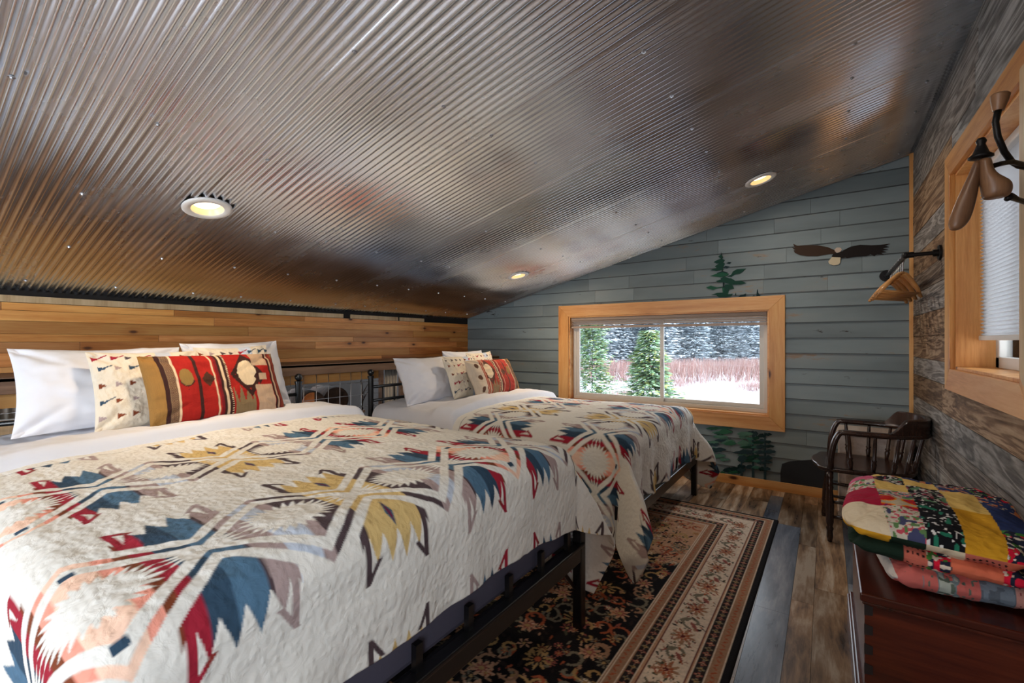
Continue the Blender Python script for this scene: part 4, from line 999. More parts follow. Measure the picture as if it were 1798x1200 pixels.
# crest block on top of the bow
b = MB(); b.cur = (.5, .5, 0); tt = np.linspace(-0.50, 0.50, 41); pa = []; hh = []
for t in tt:
    p = bow(t); a = abs(t)/0.50; h = 0.085*(1 if a < 0.72 else 0.5+0.5*math.cos((a-0.72)/0.28*math.pi))+0.004
    pa.append(p + Vector((0.004, 0, 0.010 + h/2))); hh.append(h/2)
nn = len(pa); vs = []
for p, h, t in zip(pa, hh, tt):
    q = (bow(t+0.01)-bow(t-0.01)).normalized(); nrm_ = Vector((q.y, -q.x, 0)); nrm_ = nrm_ if nrm_.x > 0 else -nrm_
    for (a_, c_) in ((-0.016, -h), (0.016, -h), (0.020, h*0.85), (0.010, h), (-0.006, h), (-0.012, h*0.85)): vs.append(p + nrm_*a_ + Vector((0, 0, c_)))
b.add(vs, [(i*6+j, i*6+(j+1)%6, (i+1)*6+(j+1)%6, (i+1)*6+j) for i in range(nn-1) for j in range(6)] + [tuple(range(5, -1, -1)), tuple((nn-1)*6+j for j in range(6))])
b.build('crest_rail', M['chairwood'], ch, auto=True)
SP = [(0, 0.008), (0.12, 0.011), (0.22, 0.014), (0.28, 0.010), (0.31, 0.015), (0.35, 0.010), (0.7, 0.010), (0.9, 0.0085), (1, 0.0075)]
for t in (-0.72, -0.56, -0.42, -0.29, -0.16, 0.0, 0.16, 0.29, 0.42, 0.56, 0.72):
    p = bow(t); q = Vector((cx + (p.x-cx)*0.84, cy+(p.y-cy)*0.90, SH-0.01)); b = MB(); b.cur = (.5, .5, 0); b.turned(q, p, SP, 10); b.build('spindle', M['chairwood'], ch, smooth=True)

# pale cabinet in the corner behind the chair
cb = root('small_cabinet', (0.28, 4.06, 0), 'small pale pinkish wooden cabinet standing in the corner behind the chair', 'cabinet')
b = MB(); b.cur = (.6, .5, 0); b.box((0.075, 3.925, 0.03), (0.465, 4.24, 0.565)); b.build('body', M['pinkwood'], cb, bevel=0.004)
b = MB(); b.cur = (.8, .5, 0); b.box((0.045, 3.905, 0.565), (0.47, 4.26, 0.59)); b.build('top', M['pinkwood'], cb, bevel=0.008)
b = MB(); b.cur = (.7, .5, 0); b.box((0.115, 3.917, 0.07), (0.43, 3.926, 0.53)); dr = b.build('door', M['pinkwood'], cb, bevel=0.003)
b = MB(); b.box((0.07, 3.93, 0.0), (0.45, 4.22, 0.03)); b.build('plinth', M['pinkwood'], cb)

# ------------------------------------------------------------------ chest
cx0, cx1, cy0, cy1, chz = 0.098, 0.488, 1.765, 2.50, 0.45
cr = root('blanket_chest', ((cx0+cx1)/2, (cy0+cy1)/2, 0), 'red-brown wooden blanket chest with dovetailed corners under the folded quilts', 'chest')
b = MB(); b.cur = (.5, .5, 0); b.box((cx0, cy0, 0.0), (cx1, cy1, chz-0.03)); b.build('body', M['chestwood_x'], cr, bevel=0.003)
b = MB(); b.cur = (.9, .5, 0); b.box((cx0-0.012, cy0-0.012, chz-0.026), (cx1+0.005, cy1+0.012, chz)); b.build('lid', M['chestwood_x'], cr, bevel=0.005)
b = MB(); b.box((cx0-0.006, cy0-0.006, chz-0.036), (cx1, cy1+0.006, chz-0.027)); b.build('lid_moulding', M['chestwood_y'], cr, bevel=0.003)
b = MB(); b.cur = (.7, .5, 0); b.box((cx0-0.020, cy0-0.018, 0.0), (cx1, cy1+0.015, 0.10)); b.box((cx0-0.012, cy0-0.010, 0.10), (cx1, cy1+0.008, 0.115)); b.build('plinth', M['chestwood_y'], cr, bevel=0.004)
dk = plain('dovetail_end_grain', (22, 10, 8), 0.5)
for i in range(5):
    z = 0.14 + i*0.06; b = MB(); b.hexa([(cx0-0.001, cy0-0.0015, z), (cx0+0.020, cy0-0.0015, z+0.004), (cx0+0.020, cy0+0.002, z+0.004), (cx0-0.001, cy0+0.002, z), (cx0-0.001, cy0-0.0015, z+0.034), (cx0+0.020, cy0-0.0015, z+0.030), (cx0+0.020, cy0+0.002, z+0.030), (cx0-0.001, cy0+0.002, z+0.034)]); b.build('dovetail', dk, cr)

# folded quilts on the chest
PR = {k: lin(v) for k, v in dict(yellow=(226, 192, 112), ochre=(214, 158, 42), crimson=(166, 22, 58), pink=(206, 96, 130), black=(20, 20, 26), navyb=(44, 58, 104), green=(26, 44, 34), coral=(214, 112, 84), dots=(198, 106, 90), cream=(222, 206, 178), red=(190, 34, 30), mint=(176, 190, 170)).items()}
def prints(col, X, Y, kind, m):
    n1 = vnoise(X*120, Y*120, 31); n2 = vnoise(X*90+9, Y*90, 37); n3 = vnoise(X*60, Y*60+5, 41)
    if kind == 'floral_dark':
        col[m] = PR['black']; col[m & (n1 > .62)] = lin((200, 196, 190)); col[m & (n2 > .72)] = lin((150, 60, 80)); col[m & (n3 > .78)] = lin((90, 130, 100))
    elif kind == 'floral_light':
        col[m] = lin((206, 198, 184)); col[m & (n1 > .62)] = lin((196, 80, 96)); col[m & (n2 > .68)] = lin((96, 132, 84)); col[m & (n3 > .75)] = lin((70, 74, 110))
    elif kind == 'blue_butterfly':
        col[m] = PR['navyb']; col[m & (n3 > .66)] = lin((206, 126, 76)); col[m & (n1 > .80)] = lin((180, 170, 160))
    elif kind == 'paisley':
        col[m] = lin((190, 176, 150)); q = np.hypot((X % .09-.045)/.04, (Y % .07-.035)/.028); col[m & (q < 1)] = lin((226, 140, 30)); col[m & (q < .85)] = PR['red']; col[m & (n1 > .75) & (q < .8)] = lin((120, 30, 90))
    elif kind == 'palm':
        col[m] = PR['black']; col[m & (n1 > .78)] = lin((226, 226, 226)); col[m & (n3 > .76)] = lin((40, 120, 96))
    elif kind == 'dotted':
        col[m] = PR['dots']; d = np.hypot((X*70) % 1-.5, (Y*70) % 1-.5) < .24; col[m & d] = lin((40, 26, 26))
    elif kind == 'garden':
        col[m] = lin((36, 40, 60)); col[m & (n3 > .60)] = lin((216, 30, 60)); col[m & (n2 > .66)] = lin((70, 130, 60)); col[m & (n1 > .74)] = lin((226, 214, 200))
    else: col[m] = PR[kind]
    return col
TOPP = [['floral_light', 'yellow', 'blue_butterfly', 'floral_dark', 'garden', 'navyb'], ['pink', 'floral_dark', 'yellow', 'blue_butterfly', 'garden', 'blue_butterfly'],
        ['floral_light', 'yellow', 'floral_dark', 'yellow', 'blue_butterfly', 'coral'], ['crimson', 'floral_light', 'floral_dark', 'yellow', 'navyb', 'blue_butterfly'],
        ['crimson', 'paisley', 'palm', 'ochre', 'navyb', 'ochre'], ['cream', 'floral_light', 'palm', 'ochre', 'garden', 'green']]
def patch_top(U, V, sd):
    c = np.zeros(U.shape+(3,)); hl = (1-np.clip((np.abs(V)-0.9)/0.1, 0, 1))
    X, Y = U*0.25, V*0.30
    ci = np.floor((U+1)/2*5.2 + 0.35*V).astype(int).clip(0, 5); rj = np.floor((1-(V+1)/2)*6.4 + (0.5 if sd < 0 else 0)).astype(int).clip(0, 5)
    for j in range(6):
        for i in range(6):
            m = (ci == i) & (rj == j)
            if m.any(): prints(c, X, Y, TOPP[j][i] if sd > 0 else ['green', 'cream', 'dotted', 'coral', 'garden', 'ochre'][(i+j) % 6], m)
    return c
def patch_low(U, V, sd):
    c = np.zeros(U.shape+(3,)); X, Y = U*0.25, V*0.30
    ks = ['green', 'green', 'dotted', 'garden', 'coral', 'coral', 'garden', 'navyb']
    ci = np.floor((U+1)/2*8 + 0.6*V).astype(int).clip(0, 7)
    for i, k in enumerate(ks):
        m = ci == i
        if m.any(): prints(c, X, Y, k, m)
    return c
def pink_p(U, V, sd):
    c = np.zeros(U.shape+(3,)); X, Y = U*0.17, V*0.2; xx = (U+1)/2
    c[:] = lin((206, 110, 104)); n = vnoise(X*60, Y*60, 3); n2 = vnoise(X*110, Y*110, 9)
    c[(n > .60) & (xx > .22) & (xx < .62)] = lin((120, 140, 146)); c[(n > .74) & (xx > .22) & (xx < .62)] = lin((176, 186, 178)); c[(n2 > .8) & (xx < .62)] = lin((96, 110, 100))
    m = (xx > .60) & (xx < .82); c[m] = lin((122, 136, 150)); c[m & (n2 > .6)] = lin((98, 108, 120))
    m = xx >= .82; c[m] = lin((206, 150, 140)); d = np.hypot((X*80) % 1-.5, (Y*80) % 1-.5) < .22; c[m & d] = lin((150, 80, 80))
    c[xx < .04] = lin((214, 206, 200)); return c
pq = root('folded_patchwork_quilt', (0.27, 2.08, 0.54), 'multicoloured patchwork quilt folded on top of the pile on the chest', 'quilt')
k1 = math.radians(-3)
pillow('upper_fold', M['quilt'], (0.295, 2.095, 0.630), 0.47, 0.60, 0.115, (1, -0.10, -0.02), (0.08, 1, 0.03), n=260, p=4, pinch=0.0, rnd=0.10, paint=patch_top, seed=21, wr=0.014, parent=pq)
pillow('lower_fold', M['quilt'], (0.298, 2.10, 0.562), 0.44, 0.58, 0.080, (1, -0.10, -0.02), (0.08, 1, 0.0), n=200, p=6, pinch=0.0, rnd=0.06, paint=patch_low, seed=23, wr=0.010, parent=pq)
pk = cushion('folded_pink_quilt', 'pink and grey floral quilt folded at the bottom of the pile on the chest', 'quilt', None, M['quilt'], (0.315, 2.03, 0.494), 0.345, 0.40, 0.088, (1, 0.09, 0.0), (-0.09, 1, 0), n=200, p=6, pinch=0.0, rnd=0.05, paint=pink_p, seed=25, wr=0.008)

# ------------------------------------------------------------------ coat rack board and hooks at the right edge
rb = root('coat_rack', (XR-0.03, 1.98, 1.0), 'pale wooden coat rack board with black iron hooks at the right edge', 'coat rack')
bx = XR - 0.024; 
b = MB(); b.cur = (.7, .5, 0)
yb0, yb1 = px(1790, 600, x=bx-0.02).y - 0.115, px(1790, 600, x=bx-0.02).y
z0, z1 = 1.085, 2.02; n = 12
prof = [(yb0, z0+0.05), (yb0, z1)] + [(yb1, z1), (yb1, z0+0.05)] + [((yb0+yb1)/2 + (yb1-yb0)/2*math.cos(a), z0+0.05-0.05*math.sin(a)) for a in np.linspace(0.1, math.pi-0.1, 8)]
vs = [(bx-0.02, y, z) for y, z in prof] + [(bx, y, z) for y, z in prof]; m_ = len(prof)
b.add(vs, [tuple(range(m_)), tuple(range(2*m_-1, m_-1, -1))] + [(i, i+m_, (i+1) % m_+m_, (i+1) % m_) for i in range(m_)])
o = b.build('back_board', M['pale_wood'], rb); fixn(o)
yh = (yb0+yb1)/2
# iron hooks
def hp(u, v, y): return px(u, v, y=y)
b = MB(); pth = [hp(1800, 292, yh+0.0), hp(1790, 292, 1.90), hp(1776, 284, 1.87), hp(1763, 266, 1.84), hp(1752, 240, 1.82), hp(1748, 215, 1.82), hp(1753, 192, 1.82)]
root_pt = Vector((bx-0.012, yh+0.02, pth[0].z)); pth = [root_pt] + pth[1:]
b.sweep(pth, [0.008]*len(pth), n=10, up=(0, 1, 0)); b.build('iron_hook', M['iron'], rb, smooth=True)
b = MB(); b.cur = (.4, .5, 0); q = pth[-1]; b.turned(q + Vector((0, 0, -0.004)), q + Vector((0.004, 0, 0.042)), [(0, 0.012), (0.6, 0.019), (0.9, 0.021), (1, 0.018)], 14); b.build('wooden_knob', M['lastwood'], rb, auto=True)
b = MB(); tip = hp(1722, 284, 1.80); pth = [Vector((bx-0.012, yh+0.02, hp(1795, 288, 1.88).z)), hp(1776, 284, 1.86), hp(1756, 288, 1.83), hp(1742, 292, 1.81)]
b.sweep(pth, 0.007, n=10, up=(0, 1, 0)); b.build('iron_hook', M['iron'], rb, smooth=True)
b = MB(); pth = [Vector((bx-0.012, yh+0.02, hp(1795, 354, 1.88).z)), hp(1785, 350, 1.86), hp(1774, 345, 1.83), hp(1768, 350, 1.82)]
b.sweep(pth, [0.007, 0.007, 0.010, 0.007], n=10, up=(0, 1, 0)); b.build('iron_hook', M['iron'], rb, smooth=True)
# carved wooden form hanging on the middle hook
yl = 1.80
fm = root('wooden_shoe_form', tuple(hp(1722, 290, yl)), 'old carved wooden shoe form with black finial hanging on the coat rack', 'wooden form')
def loft(nm, secs, mat, parent, n=16):
    """secs: (u, v, half width px in u, depth m)"""
    b = MB(); b.cur = (.5, .5, 0)
    vs = []
    for (u, v, hw, dp_) in secs:
        c = hp(u, v, yl); e_ = hp(u+hw, v, yl); rx_ = abs(e_.x-c.x)
        vs.append((c, rx_, dp_))
    path = [p[0] for p in vs]
    ring = []
    for c, rx_, dp_ in vs:
        for j in range(n):
            a = 2*math.pi*j/n; s1, c1 = math.sin(a), math.cos(a)
            ring.append(c + Vector((rx_*c1, dp_*s1, 0)))
    b.add(ring, [(i*n+j, i*n+(j+1)%n, (i+1)*n+(j+1)%n, (i+1)*n+j) for i in range(len(vs)-1) for j in range(n)] + [tuple(range(n-1, -1, -1)), tuple((len(vs)-1)*n+j for j in range(n))])
    o = b.build(nm, mat, parent, smooth=True); fixn(o); s_ = o.modifiers.new('s', 'SUBSURF'); s_.levels = s_.render_levels = 1
    return o
loft('last_body', [(1728, 279, 12, 0.020), (1729, 284, 13, 0.024), (1730, 300, 14, 0.027), (1735, 312, 20, 0.030), (1747, 320, 29, 0.032), (1750, 330, 30, 0.032), (1750, 341, 28, 0.030), (1748, 347, 24, 0.024), (1747, 349, 16, 0.015)], M['lastwood'], fm)
loft('last_tongue', [(1716, 281, 6, 0.012), (1714, 295, 9, 0.015), (1707, 320, 14, 0.017), (1697, 350, 19, 0.018), (1687, 380, 21, 0.018), (1682, 393, 19, 0.018), (1679, 402, 12, 0.014), (1677, 405, 6, 0.008)], M['lastwood'], fm)
b = MB(); c0, c1_ = hp(1722, 279, yl), hp(1723, 243, yl)
b.turned(c0, c1_, [(0, 0.016), (0.05, 0.027), (0.12, 0.027), (0.25, 0.018), (0.55, 0.012), (0.7, 0.009), (0.85, 0.012), (1, 0.008)], 14); b.build('finial', M['iron'], fm, smooth=True)

# ------------------------------------------------------------------ hanging rail and hangers
RZ, RX, RYF = 1.70, 0.366, 3.33
rl = root('pipe_rail', (RX, 3.8, RZ), 'black iron pipe rail in the corner carrying wooden hangers', 'hanging rail')
b = MB(); b.sweep([(XR-0.002, RYF, RZ), (RX, RYF, RZ)], 0.011, n=12); b.sweep([(RX, RYF, RZ), (RX, D-0.02, RZ)], 0.011, n=12); b.build('pipe', M['iron'], rl, auto=True)
b = MB(); b.ball((RX, RYF, RZ), 0.018, 12); b.sweep([(RX, RYF, RZ), (RX+0.035, RYF, RZ)], 0.016, n=12); b.sweep([(RX, RYF, RZ), (RX, RYF+0.035, RZ)], 0.016, n=12); b.build('elbow_fitting', M['iron'], rl, auto=True)
b = MB(); b.sweep([(XR-0.001, RYF, RZ), (XR-0.012, RYF, RZ)], 0.042, n=20); b.sweep([(XR-0.010, RYF, RZ), (XR-0.035, RYF, RZ)], 0.019, n=14); b.build('flange', M['iron'], rl, auto=True)
b = MB(); b.sweep([(RX, D-0.012, RZ), (RX, D-0.024, RZ)], 0.042, n=20); b.sweep([(RX, D-0.02, RZ), (RX, D-0.05, RZ)], 0.019, n=14); b.build('flange', M['iron'], rl, auto=True)
hg = root('coat_hanger', (0, 0, 0), '', 'hanger', 'wooden hangers on the pipe rail')
b = MB(); cr_ = [(0, 0, -0.075)]
pts = [(0, 0, -0.078), (0, 0, -0.045)] + [(0.021*math.sin(a), 0, -0.0075 - 0.021*math.cos(a)+0.0) for a in np.linspace(0.0, 4.2, 12)]
pts = [(0, 0, -0.078), (0, 0, -0.048)] + [(0.0185*math.sin(a), 0, -0.0025-0.0185*math.cos(a)-0.0) for a in np.linspace(0.25, 4.6, 14)]
b.sweep(pts, 0.0031, n=8, up=(0, 1, 0)); b.build('hook', M['steel'], hg, smooth=True)
for s_ in (-1, 1):
    b = MB(); b.cur = (.6, .5, 0); k = [(0, 0, -0.080), (s_*0.035, 0, -0.086), (s_*0.09, 0.0, -0.118), (s_*0.15, 0.004, -0.16), (s_*0.198, 0.012, -0.205)]
    b.sweep(k, [0.008]*5, [0.011, 0.013, 0.012, 0.013, 0.009], n=8, up=(0, 1, 0)); b.build('shoulder', M['hanger_wood'], hg, smooth=True)
b = MB(); b.cur = (.5, .5, 0); b.sweep([(-0.175, 0.006, -0.19), (0.175, 0.006, -0.19)], 0.006, n=8); b.build('trouser_bar', M['hanger_wood'], hg, smooth=True)
HN = 8
for i in range(HN):
    o = hg
    if i:
        o = hg.copy(); C.objects.link(o)
        for c_ in list(hg.children):
            q = c_.copy(); C.objects.link(q); q.parent = o
    y = 3.45 + i*0.088
    o.location = (RX, y, RZ-0.002); yaw = math.radians([57, 52, 58, 53, 59, 54, 58, 55][i]); o.rotation_euler = (0, 0, yaw)
    o['label'] = 'wooden coat hanger nearest the camera on the black pipe rail' if i == 0 else ('wooden coat hanger at the back wall end of the pipe rail' if i == HN-1 else 'wooden coat hanger in the middle of the row on the pipe rail')

# ------------------------------------------------------------------ mural on the siding
YW = D - 0.0125
def poly_mesh(polys, depth=0.0012):
    b = MB()
    for pi, (pts, colr) in enumerate(polys):
        b.cur = tuple(lin(colr)); w = [px(u, v, y=YW) for u, v in pts]; n = len(w); depth += 0.00025
        fr = [(p.x, YW-depth, p.z) for p in w]; bk = [(p.x, YW+0.004, p.z) for p in w]
        b.add(fr + bk, [tuple(range(n)), tuple(range(2*n-1, n-1, -1))] + [(i, n+i, n+(i+1)%n, (i+1)%n) for i in range(n)])
    return b
def wall_art(name, polys, label, cat='wall painting', depth=0.0012, group=None):
    b = poly_mesh(polys, depth); o = b.build(name, M['paint']); fixn(o)
    cxx = sum(v[0] for v in b.v)/len(b.v); czz = min(v[2] for v in b.v); c = Vector((cxx, YW, czz)); o.data.transform(Matrix.Translation(-c)); o.location = c
    return tag(o, label, cat, group)
DG = (24, 62, 50); MG = (34, 84, 62); BG = (20, 44, 46)
def pf(pts, s=1.0): return pts
T0 = (1240, 420)
def Z(pts): return [(T0[0]+a*0.1, T0[1]+c*0.1) for a, c in pts]
wall_art('painted_spruce', [
    (Z([(262, 230), (275, 290), (290, 560), (320, 820), (360, 1010), (300, 1010), (290, 700), (270, 420), (255, 290)]), BG),
    (Z([(210, 310), (262, 270), (297, 325), (262, 345)]), DG), (Z([(130, 405), (200, 365), (262, 345), (330, 370), (290, 425), (180, 430)]), DG),
    (Z([(150, 480), (270, 400), (330, 430), (300, 500), (200, 520)]), DG), (Z([(180, 600), (290, 560), (380, 590), (300, 640)]), BG), (Z([(250, 690), (330, 660), (480, 720), (430, 780), (280, 760)]), DG), (Z([(280, 860), (360, 840), (400, 900), (370, 1010), (300, 1010)]), MG), (Z([(355, 425), (400, 400), (440, 410), (410, 438)]), BG), (Z([(300, 500), (340, 470), (415, 485), (360, 515)]), BG), (Z([(70, 545), (180, 510), (270, 470), (300, 540), (180, 560)]), DG),
    (Z([(440, 625), (470, 570), (540, 530), (700, 520), (640, 575), (590, 610), (500, 625), (440, 665), (370, 655)]), DG),
    (Z([(70, 650), (180, 610), (290, 585), (400, 610), (360, 650), (250, 670)]), MG), (Z([(165, 740), (260, 710), (320, 690), (440, 690), (520, 740), (620, 735), (700, 775), (600, 800), (440, 800), (300, 760), (220, 765)]), DG),
    (Z([(0, 850), (80, 820), (190, 850), (290, 835), (290, 850), (180, 870), (120, 895), (30, 870)]), MG), (Z([(330, 800), (450, 790), (490, 870), (400, 890), (360, 960), (310, 940)]), DG),
    (Z([(90, 980), (200, 945), (300, 940), (380, 970), (470, 960), (440, 1000), (350, 1025), (220, 1025), (180, 985)]), DG)],
    'dark green spruce painted on the blue siding above the back window')
wall_art('painted_sapling', [(Z([(880, 1000), (890, 900), (900, 880), (912, 940), (940, 990), (960, 1000), (800, 1008), (830, 990)]), BG)], 'tiny painted sapling above the right part of the window casing')
wall_art('painted_shrub', [(Z([(560, 1020), (600, 985), (650, 975), (700, 955), (690, 1010)]), BG), (Z([(500, 990), (520, 940), (530, 995)]), BG)], 'small dark painted shrub right of the painted spruce')
T1, s1 = (1250, 730), 1/7.06
def Y_(pts): return [(T1[0]+a*s1, T1[1]+c*s1) for a, c in pts]
NV = (40, 62, 68); TEAL = (62, 108, 96); LT = (84, 122, 108)
def dab(u, v, w_, h_, rg, colr):
    """one brush dab: a ragged lens"""
    n = 7; up = [(u - w_/2 + w_*i/n, v - h_*math.sin(math.pi*i/n)**0.7*rg.uniform(0.35, 0.65)) for i in range(n+1)]
    dn = [(u + w_/2 - w_*i/n, v + h_*math.sin(math.pi*i/n)**0.7*rg.uniform(0.25, 0.6)) for i in range(1, n)]
    return (up + dn, colr)
def pine(u, top, bot, spread, tiers, seed, cols):
    rg = random.Random(seed); P_ = [([(u-1.2, top), (u+1.2, top), (u+2.6, bot), (u-2.0, bot)], NV)]
    for i in range(tiers):
        t = (i+0.5)/tiers; v = top + (bot-top)*0.8*t; sp = spread*(0.45+0.55*math.sin(2.6*t+0.3))*rg.uniform(0.6, 1.15)
        for s_ in (-1, 1): P_.append(dab(u + s_*sp*0.42*rg.uniform(0.7, 1.1), v + rg.uniform(-2, 2), sp*rg.uniform(0.9, 1.2), 6.5*rg.uniform(0.7, 1.3), rg, rg.choice(cols)))
    return P_
wall_art('painted_pine_tree', pine(1322, 757, 841, 24, 8, 3, [NV, TEAL, DG]), 'tall dark pine painted on the siding below the window, middle of the group')
wall_art('painted_pine_tree', pine(1343, 760, 844, 19, 7, 5, [NV, NV, BG]), 'slim painted pine with bare tip, rightmost of the trees below the window', depth=0.0042)
wall_art('painted_pine_tree', pine(1302, 806, 838, 11, 3, 8, [NV, BG]), 'small thin painted sapling left of the tall painted pine', depth=0.0036)
rg5 = random.Random(9); fol = []
for k in range(58):
    u = rg5.uniform(1236, 1312); v = rg5.uniform(752, 808); fol.append(dab(u, v, rg5.uniform(16, 36), rg5.uniform(5, 10), rg5, rg5.choice([LT, TEAL, (44, 88, 70), (52, 104, 78), NV, (84, 124, 108)])))
wall_art('painted_foliage', fol[:30], 'broad blue-green foliage painted below the left of the window', depth=0.0004)
fol = [dab(rg5.uniform(1262, 1300), rg5.uniform(824, 834), rg5.uniform(12, 26), rg5.uniform(5, 9), rg5, rg5.choice([DG, MG, BG])) for k in range(12)]
wall_art('painted_foliage', fol, 'dark green bush painted just above the baseboard', depth=0.0004)
wall_art('painted_lake', [(Y_([(870, 600), (960, 570), (1080, 560), (1300, 545), (1420, 560), (1500, 600), (1500, 900), (1340, 905), (1100, 870), (850, 830), (850, 700)]), (46, 48, 52))], 'dark slate shape painted low on the siding left of the chair')
T2, s2 = (1380, 380), 1/5.993
def E_(pts): return [(T2[0]+a*s2, T2[1]+c*s2) for a, c in pts]
BK, BR = (28, 22, 20), (58, 40, 28)
eg = root('painted_eagle', tuple(px(1466, 460, y=YW)), 'painted bald eagle gliding with spread wings on the upper siding', 'wall painting')
def part_art(name, polys, parent, depth=0.002): o = poly_mesh(polys, depth).build(name, M['paint'], parent); fixn(o); return o
part_art('wing', [(E_([(75, 290), (120, 310), (220, 305), (330, 305), (440, 325), (520, 360), (530, 395), (450, 400), (330, 420), (230, 420), (150, 410), (95, 385), (80, 360), (100, 358), (60, 325), (95, 335)]), BR)], eg)
part_art('wing', [(E_([(600, 360), (680, 320), (780, 300), (900, 305), (1000, 300), (1095, 288), (1040, 312), (1085, 322), (1020, 338), (1075, 352), (1010, 362), (1060, 378), (1000, 384), (1030, 405), (960, 398), (930, 420), (890, 400), (850, 420), (740, 425), (640, 440), (580, 400)]), BK)], eg)
part_art('body', [(E_([(500, 395), (560, 380), (640, 350), (640, 430), (560, 445), (500, 440), (480, 420)]), BK)], eg, 0.0025)
part_art('head', [(E_([(510, 350), (535, 330), (570, 330), (590, 350), (570, 375), (540, 385), (515, 370)]), (196, 176, 160))], eg, 0.003)
part_art('tail', [(E_([(485, 430), (575, 435), (570, 490), (550, 510), (500, 518), (460, 505), (445, 480), (455, 465)]), (204, 190, 160))], eg, 0.003)

# ------------------------------------------------------------------ outside: snow meadow, willow thicket, spruces
GZ = -2.7
P = np.zeros((60, 60, 3)); gx = np.linspace(-160, 120, 60); gy = np.linspace(D+0.6, 190, 60); A_, B_2 = np.meshgrid(gx, gy, indexing='ij')
P[:, :, 0] = A_; P[:, :, 1] = B_2; P[:, :, 2] = GZ + 0.5*(fbm(A_/12, B_2/12, 3)-0.5) + np.clip((B_2-90)/100, 0, 1)*6
gs = struct(grid('snow_ground', P, M['snow']))
def conifer(seed, hgt, rad, whorls, per, snow, near):
    rg = random.Random(seed); b = MB()
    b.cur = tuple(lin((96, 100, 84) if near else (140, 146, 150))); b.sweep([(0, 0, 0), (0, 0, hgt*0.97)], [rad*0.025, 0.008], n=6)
    for wi in range(whorls):
        t = wi/whorls; z = hgt*(0.04 + 0.94*t); r = rad*(1-t)**0.85*(0.85+0.3*rg.random()) + 0.04
        for k in range(per):
            a = rg.uniform(0, 2*math.pi); rr_ = r*rg.uniform(0.6, 1.22); dx, dy = math.cos(a), math.sin(a)
            nseg = 4 if near else 3
            for s_ in range(nseg*(3 if near else 2)):
                f = rg.uniform(0.15, 1.0); bx_, by_ = dx*rr_*f, dy*rr_*f; bz = z - rr_*f*0.22 + rr_*0.18*f*f + rg.uniform(-.04, .04)*rad
                wdt = rad*(0.13 if near else 0.2)*(1.15-f*0.5); ln_ = wdt*rg.uniform(1.0, 1.9); sa = a + rg.uniform(-0.8, 0.8)
                ux_, uy_ = math.cos(sa), math.sin(sa)
                isn = rg.random() < snow*(0.6 if s_ % 2 else 1)
                g = rg.random(); base = (122, 150, 116) if near else (158, 170, 178)  # far needles paled to grey-blue: haze painted into their colour
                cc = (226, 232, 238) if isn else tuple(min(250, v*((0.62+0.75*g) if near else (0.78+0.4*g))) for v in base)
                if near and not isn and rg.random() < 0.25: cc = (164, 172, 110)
                b.cur = tuple(lin(cc))
                p0 = (bx_, by_, bz); tip_ = (bx_+ux_*ln_, by_+uy_*ln_, bz-0.10*ln_); w1 = (bx_+ux_*ln_*0.45-uy_*wdt*0.3, by_+uy_*ln_*0.45+ux_*wdt*0.3, bz+0.02*rad-0.12*wdt); w2 = (bx_+ux_*ln_*0.45+uy_*wdt*0.3, by_+uy_*ln_*0.45-ux_*wdt*0.3, bz-0.12*wdt)
                mid_ = (bx_+ux_*ln_*0.5, by_+uy_*ln_*0.5, bz+0.05*wdt)
                b.add([p0, w1, tip_, w2, mid_], [(0, 4, 1), (1, 4, 2), (2, 4, 3), (3, 4, 0)])
    return b
def gpoint(u, dist):
    d = Vector((-sn*799 + cs*(u-899), cs*799 + sn*(u-899), 0)); d = d/799*dist; return Vector((d.x, d.y, GZ))
tr_ = conifer(1, 4.6, 1.55, 46, 17, 0.16, True).build('spruce_tree', M['leaf']); tr_.location = gpoint(1140, 14.5); tr_.location.z = GZ - 0.2
tag(tr_, 'bushy green spruce in the snow just left of the window mullion', 'tree')
t2 = conifer(2, 6.4, 1.05, 60, 14, 0.14, True).build('spruce_tree', M['leaf']); t2.location = gpoint(1040, 15.5)
tag(t2, 'narrow green spruce at the left edge of the window view', 'tree')
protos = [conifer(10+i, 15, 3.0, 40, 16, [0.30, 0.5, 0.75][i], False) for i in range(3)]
pm = []
labs = ['dark spruce in the far treeline', 'snow-dusted spruce in the far treeline', 'heavily snow-covered spruce in the far treeline']
rg2 = random.Random(12); cntr = 0
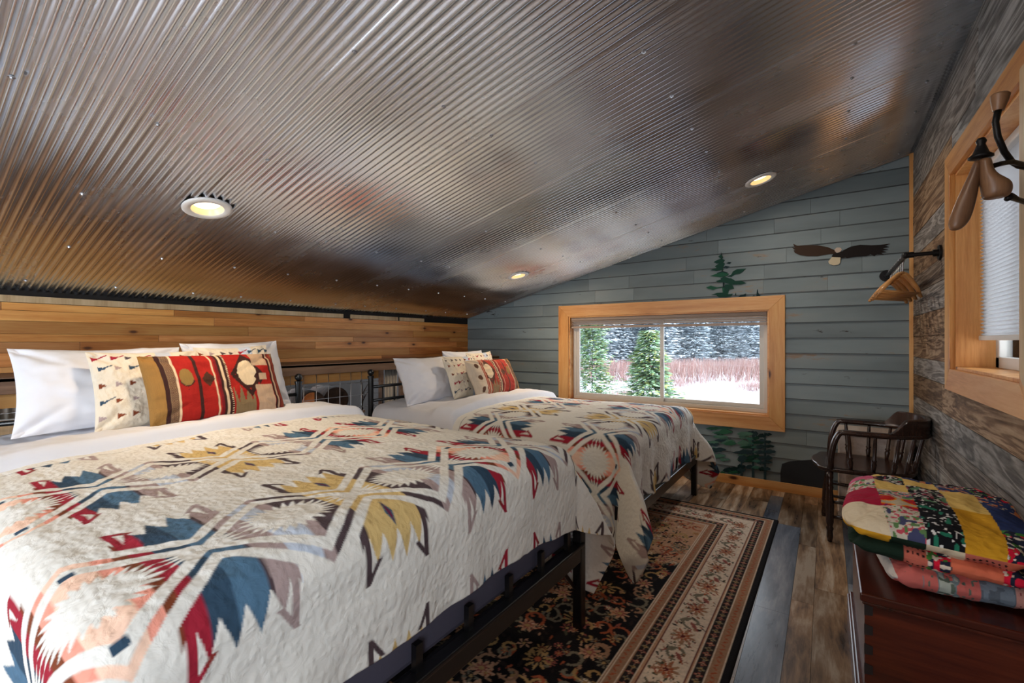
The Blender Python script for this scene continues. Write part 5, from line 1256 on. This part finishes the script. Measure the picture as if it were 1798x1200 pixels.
for row in range(4):
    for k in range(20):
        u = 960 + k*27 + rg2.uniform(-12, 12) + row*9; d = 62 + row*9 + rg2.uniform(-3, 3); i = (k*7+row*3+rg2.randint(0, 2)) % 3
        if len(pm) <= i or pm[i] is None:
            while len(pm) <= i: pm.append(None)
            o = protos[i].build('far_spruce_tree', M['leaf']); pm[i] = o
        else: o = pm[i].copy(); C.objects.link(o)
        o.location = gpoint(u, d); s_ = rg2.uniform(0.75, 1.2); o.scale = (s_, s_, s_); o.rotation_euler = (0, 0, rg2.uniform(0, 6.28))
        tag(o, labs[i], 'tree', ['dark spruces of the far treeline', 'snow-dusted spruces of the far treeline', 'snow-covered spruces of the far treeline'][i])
# red willow thicket at the meadow's edge
def willow(seed):
    rg = random.Random(seed); b = MB()
    for k in range(650):
        x, y = rg.gauss(0, 1.5), rg.gauss(0, 0.9); h = rg.uniform(0.6, 1.8); lx, ly = rg.uniform(-.5, .5), rg.uniform(-.3, .3)
        c = rg.choice([(156, 118, 112), (172, 136, 126), (138, 112, 112), (190, 172, 166), (236, 234, 238)] ); b.cur = tuple(lin(c)); w_ = rg.uniform(0.008, 0.022)
        if c[0] > 225: h *= 0.5; w_ *= 2
        b.add([(x-w_, y, 0), (x+w_, y, 0), (x+lx+w_*0.3, y+ly, h), (x+lx-w_*0.3, y+ly, h), (x, y+w_, 0), (x+lx, y+ly+w_*0.3, h)], [(0, 1, 2, 3), (1, 4, 5, 2), (4, 0, 3, 5)])
    return b
wm = [willow(40+i) for i in range(3)]; wo = []
for k in range(54):
    i = k % 3; u = 985 + (k//2)*15 + rg2.uniform(-6, 6)
    if len(wo) <= i: o = wm[i].build('willow_bush', M['leaf']); wo.append(o)
    else: o = wo[i].copy(); C.objects.link(o)
    o.location = gpoint(u, (47 if k % 2 else 52) + rg2.uniform(-2.5, 2.5)); s_ = rg2.uniform(0.9, 1.25); o.scale = (s_, s_, s_); o.rotation_euler = (0, 0, rg2.uniform(0, 6.28))
    tag(o, 'reddish bare willow bush at the far edge of the snowy meadow', 'bush', 'red willow bushes along the meadow edge')
for k, (u, d) in enumerate(((1088, 30), (1100, 32), (1190, 40), (1330, 36), (1345, 38), (1318, 37))):
    o = wo[k % 3].copy(); C.objects.link(o); o.location = gpoint(u, d); s_ = 0.55; o.scale = (s_, s_, s_*0.8)
    tag(o, ['bare willow shrub in the snow between the two near spruces', 'small bare shrub in the snow close behind the bushy spruce', 'small snowy shrub in front of the thicket right of the mullion', 'snow-laden shrub at the right edge of the meadow view', 'snowy shrub touching the right window frame edge', 'snowy shrub left of the one at the right frame edge'][k], 'bush')
